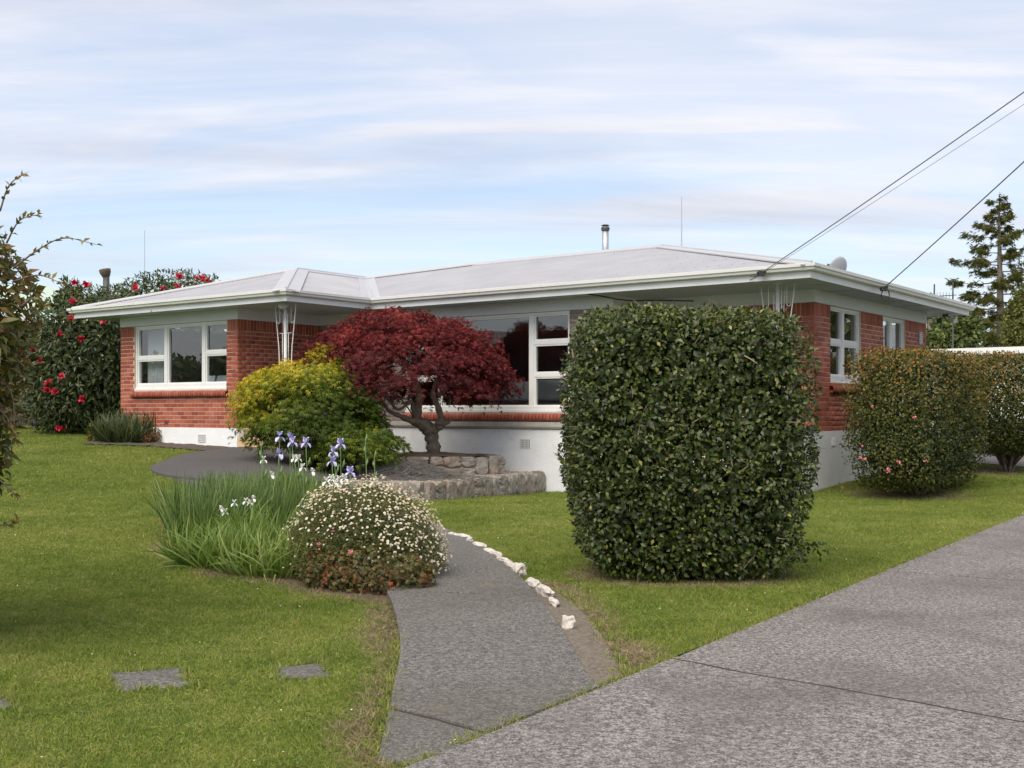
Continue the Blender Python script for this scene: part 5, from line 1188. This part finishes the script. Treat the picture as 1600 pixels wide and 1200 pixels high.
    P3 = P3[P3[:, 1] < 14]; n3 = len(P3); cl = leaves('clover', leaf_t(.42, .05, .05), P3, unit(n3) * np.array((1, 1, .3)), np.array((0, 0, 1.)) + unit(n3) * .4, rng.uniform(.010, .020, n3), rng.random(n3), 'clover_leaf'); stuff(cl); tag(cl, 'scattered broad leaved weeds and clover in the lawn', 'weeds')
    i4 = rng.choice(m_, 260, replace=False); P4 = pts[i4] + np.array((0, 0, .04)); cl = leaves('lawn_daisies', daisy_t(), P4, unit(260) * np.array((1, 1, .1)), np.array((0, -.3, 1.)) + unit(260) * .3, np.clip(rng.uniform(.010, .020, 260) * (P4[:, 1] / 14), .010, .022), rng.random(260) * .4, 'daisy_petal'); stuff(cl); tag(cl, 'tiny white daisies dotted over the lawn', 'flowers')
lawn()
for x, y, Y in ((1314, 763, 0),):
    X, Y = pix(x, y); o = leaves('fallen_leaf', leaf_t(.35, .1, .2), np.array([(X, Y, gz(X, Y) + .05), (X + .03, Y, gz(X, Y) + .06)]), unit(2), np.array([(0, -.3, 1), (.3, 0, 1)]), [.14, .12], np.zeros(2), 'dry_leaf'); tag(o, 'curled brown fallen leaf on the lawn by the side plinth', 'leaf')

# ------------------------------------------------------------------ what stands behind
nb = empty('neighbour_house', (-17.5, 37, 1.1), R(12)); tag(nb, 'neighbouring brown house with pale green iron roof behind the rhododendron', 'house')
mb = MB(); mb.box(-6, 5.2, -2.5, 4, 0, 3.2); mb.build('wall', 'neighbour_wall', nb)
mb = MB(); e_ = [(-6.7, -3.2, 3.15), (5.9, -3.2, 3.15), (5.9, 4.7, 3.15), (-6.7, 4.7, 3.15)]; r1, r2 = (-3, .75, 4.5), (2.2, .75, 4.5)
mb.poly([e_[0], e_[1], r2, r1]); mb.poly([e_[1], e_[2], r2]); mb.poly([e_[2], e_[3], r1, r2]); mb.poly([e_[3], e_[0], r1]); mb.poly(e_[::-1]); mb.build('roof', 'neighbour_roof', nb)
mb = MB(); mb.box(-6.75, 5.95, -3.32, -3.205, 2.98, 3.16); mb.build('gutter', 'weatherboard', nb)
mb = MB(); mb.box(3.2, 4.4, -2.56, -2.505, 1.2, 2.6); wn = mb.build('window', 'white_paint', nb); mb = MB(); mb.box(3.28, 4.32, -2.575, -2.562, 1.28, 2.52); mb.build('pane', 'window_glass', wn)
q = at(166, 421, 36); mb = MB(); o = empty('roof_flue', (q.x, q.y, 4.2)); tag(o, 'brown metal flue rising above the rhododendron', 'flue'); h_ = q.z - 4.2
mb.tube([(0, 0, -1.5), (0, 0, h_ - .22)], .10, 10); mb.build('pipe', 'dark_metal', o, True); mb = MB(); mb.tube([(.0, 0, h_ - .24), (-.03, 0, h_ - .10), (-.05, 0, h_)], [.11, .17, .18], 10); mb.build('cowl', 'fence_wood', o, True)
q = at(226, 360, 38); mb = MB(); mb.tube([(q.x, q.y, 1), (q.x, q.y, q.z)], [.016, .010], 6); tag(mb.build('aerial_mast', 'steel'), 'thin aerial mast rising above the rhododendron', 'mast')
# board fence by the rhododendron
fn = empty('board_fence', (*pix(40, 672), gz(*pix(40, 672)))); tag(fn, 'low dark brown board fence left of the rhododendron', 'fence')
for k in range(3): mb = MB(); mb.box(-3.5, .30, .0, .03, .12 + k * .29, .12 + k * .29 + .275); mb.build('board', 'fence_wood', fn)
for x in (-2.8, -1.2, .25): mb = MB(); mb.box(x - .06, x + .06, -.09, -.002, -.2, 1.1); mb.build('post', 'fence_wood', fn)

# white garage at the right
gx = empty('garage', (*H(1.0, 14.5), .66), ROT); tag(gx, 'low white flat roofed garage beyond the camellia hedges', 'garage')
mb = MB(); mb.box(-5.5, 6, 0, 6, 0, 2.32); mb.build('wall', 'weatherboard', gx); mb = MB(); mb.box(-5.8, 6.3, -.35, 6.3, 2.325, 2.52); mb.build('roof', 'white_paint', gx)
mb = MB(); mb.box(-4.9, -2.3, -.05, -.003, .02, 2.1); d_o = mb.build('roller_door', 'frieze_paint', gx); mb = MB()
for k in range(9): mb.box(-4.88, -2.32, -.062, -.0505, .1 + k * .225, .115 + k * .225)
mb.build('rib', 'white_paint', d_o)

def tree_crown(e, blobs, mat, lsize, n, tint=(0, 1), tm=None):
    P_ = []; G_ = []
    for c, r_ in blobs:
        d = unit(n); f = rng.random(n) ** .45; p = np.array(c) + d * np.array(r_) * f[:, None]; p += .12 * d * np.array([mnoise.noise(Vector(q * 1.6)) for q in p])[:, None] * np.array(r_); P_.append(p); G_.append(d)
    P_ = np.concatenate(P_); G_ = np.concatenate(G_); m_ = len(P_)
    stuff(leaves('crown', tm or leaf_t(.32, .1, .15), P_, G_ * .5 + unit(m_), G_ + unit(m_) * .8 + np.array((0, 0, .4)), rng.uniform(.6, 1.2, m_) * lsize, tint[0] + (tint[1] - tint[0]) * rng.random(m_), mat, e))
def broad_tree(name, x, ytop, ybot, wpx, Y, label, mat, lsize, n, nblob=14, zg=.4):
    t = at(x, ytop, Y); bt = at(x, ybot, Y); r_ = wpx * Y / F / 2; e = empty(name, (t.x, Y, zg)); tag(e, label, 'tree'); zt = t.z - zg; zb = max(.5, bt.z - zg); bl = []
    for k in range(nblob):
        d = unit(1)[0]; cz = (zt + zb) / 2 + d[2] * (zt - zb) / 2 * .68; bl.append(((d[0] * r_ * .6, d[1] * r_ * .6, cz), (r_ * .5, r_ * .5, (zt - zb) * .24)))
    tree_crown(e, bl, mat, lsize, n)
    mb = MB(); mb.tube([(0, 0, -.2), (.05, 0, zb), (0, 0, zt * .8)], [.16, .12, .03], 8)
    for c, r2 in bl[::2]: mb.tube([(0, 0, zb * .8), (c[0] * .5, c[1] * .5, (zb + c[2]) / 2), c], [.07, .05, .02], 6)
    mb.build('trunk', 'gum_bark', e, True); return e
broad_tree('garden_tree', 1492, 488, 570, 92, 36, 'mid green leafy tree just behind the rear house corner', 'tree_leaf', .16, 420)
broad_tree('clipped_cypress', 1606, 452, 600, 72, 33, 'dense clipped cypress column standing beside the conifer', 'conifer_leaf', .10, 900, 22)
broad_tree('roof_shrub_tree', 1451, 448, 500, 15, 45, 'small round treetop showing just above the side gutter', 'tree_leaf', .14, 130, 6)
broad_tree('far_tree', 1531, 540, 560, 10, 60, 'tiny dark distant conifer above the garage roof', 'conifer_leaf', .2, 60, 5)
broad_tree('far_tree', 1547, 545, 560, 26, 70, 'low distant pale green tree above the garage roof', 'tree_leaf', .25, 60, 6)
# tall conifer with drooping flat tiers
def conifer():
    Y = 40.; c = at(1561, 300, Y); zg = .4; e = empty('conifer', (c.x, Y, zg)); tag(e, 'tall open conifer with tiered drooping branches beyond the house', 'tree'); Ht = c.z - zg
    mb = MB(); mb.tube([(0, 0, -.2), (.05, 0, Ht * .5), (.0, 0, Ht * .93), (0.03, 0, Ht)], [.20, .13, .035, .010], 9); mb.build('trunk', 'gum_bark', e, True)
    br = MB(); P_ = []; D_ = []
    for j in range(66):
        k = (j + rng.random()) / 66; k = k ** .92; z = 1.6 + (Ht - 1.8) * k; a = j * 2.4 + rng.normal() * .3; Lb = (3.1 * (1 - k) ** .8 + .15) * rng.uniform(.55, 1.12); dx, dy = math.cos(a), math.sin(a)
        pts = spline([(0, 0, z), (dx * Lb * .5, dy * Lb * .5, z + .0 * Lb), (dx * Lb, dy * Lb, z + .10 * Lb)], 5); m_ = len(pts); br.tube(pts, [.045 * (1 - k * .7) * (1 - .85 * i / (m_ - 1)) for i in range(m_)], 5, False)
        ns = int(Lb * 8) + 4
        for u in rng.random(ns) ** .75 * .85 + .15:          # side sprays along the bough
            i = min(int(u * (m_ - 1)), m_ - 2); p = pts[i].lerp(pts[i + 1], u * (m_ - 1) - i); sd = rng.choice((-1, 1)); Ls = (.16 + .22 * Lb * (1.05 - u)) * rng.uniform(.6, 1.2); ang = a + sd * rng.uniform(.5, 1.15); sx, sy = math.cos(ang), math.sin(ang)
            for q in rng.random(int(Ls * 34) + 5): P_.append((p.x + sx * Ls * q, p.y + sy * Ls * q, p.z - .25 * Ls * q * q + rng.normal() * .05)); D_.append((sx + rng.normal() * .7, sy + rng.normal() * .7, -.15 + rng.normal() * .6))
    br.build('branches', 'gum_bark', e, True); n = len(P_)
    stuff(leaves('crown', palm_t(5, 55, .05, .4), np.array(P_), np.array(D_), np.array((0, 0, 1.)) + unit(n) * .6, rng.uniform(.09, .2, n), rng.random(n), 'conifer_leaf', e))
conifer()
# television aerial on a far roof
ta = empty('tv_aerial', (at(1478, 470, 34).x, 34, 3.2)); tag(ta, 'television aerial with many elements beyond the side gutter', 'aerial')
mb = MB(); q = at(1489, 440, 34); z1 = q.z - 3.2; xm = q.x - ta.location.x
mb.tube([(xm, 0, -2.7), (xm, 0, z1)], .02, 6); mb.build('mast', 'dark_metal', ta)
mb = MB(); bz = at(1478, 461, 34).z - 3.2; mb.tube([(-.35, 0, bz - .05), (xm + .1, 0, bz)], .012, 5)
for k in range(7): x = -.35 + k * .09; mb.tube([(x, -.25, bz - .05 + k * .005), (x, .25, bz - .02 + k * .005)], .007, 4); mb.tube([(x, 0, bz - .12), (x, 0, bz + .08)], .006, 4)
mb.build('elements', 'dark_metal', ta)
q = at(1458, 444, 44); mb = MB(); mb.tube([(q.x, q.y, .5), (q.x + .05, q.y, q.z)], .03, 5); tag(mb.build('aerial_mast', 'dark_metal'), 'short dark mast beside the small round treetop', 'mast')

# ------------------------------------------------------------------ across the lawn to the left: what the window panes mirror
ng = empty('gabled_house', (-27, 13, .8), R(80)); tag(ng, 'brown gabled house across the left lawn mirrored in the window panes', 'house')
mb = MB(); mb.box(-5, 5, -4, 4, 0, 2.6); mb.build('wall', 'neighbour_wall', ng)
mb = MB(); mb.v += [(-5.5, -4.6, 2.5), (5.5, -4.6, 2.5), (5.5, 4.6, 2.5), (-5.5, 4.6, 2.5), (-5.5, 0, 4.1), (5.5, 0, 4.1)]; mb.f += [(0, 1, 5, 4), (2, 3, 4, 5), (0, 4, 3), (1, 2, 5), (0, 3, 2, 1)]; mb.build('roof', 'dark_metal', ng)
def side_tree(x, y, r_, h_, label):
    e = empty('broad_tree', (x, y, gz(x, y))); tag(e, label, 'tree', 'trees mirrored in the panes'); bl = []
    for k in range(12): d = unit(1)[0]; bl.append(((d[0] * r_ * .6, d[1] * r_ * .6, h_ * .6 + d[2] * h_ * .26), (r_ * .55, r_ * .55, h_ * .2)))
    tree_crown(e, bl, 'tree_leaf', .35, 260); mb = MB(); mb.tube([(0, 0, -.2), (.1, 0, h_ * .4), (0, 0, h_ * .8)], [.25, .18, .05], 8); mb.build('trunk', 'gum_bark', e, True)
side_tree(-25, 22, 3., 3.0, 'large green tree across the left lawn mirrored in the wing window')
side_tree(-29, 24.5, 2.8, 2.8, 'smaller green tree across the left lawn mirrored in the wing window')
side_tree(-24, 3.5, 3.2, 4.2, 'large green tree beyond the gabled house mirrored in the front window')
side_tree(-23, 17.5, 2., 3., 'low bushy tree beside the gabled house mirrored in the front window')
side_tree(19, 26, 3., 5.5, 'green tree across the driveway mirrored in the side windows')
side_tree(24, 31, 3.4, 6., 'tall green tree farther across the driveway mirrored in the side windows')
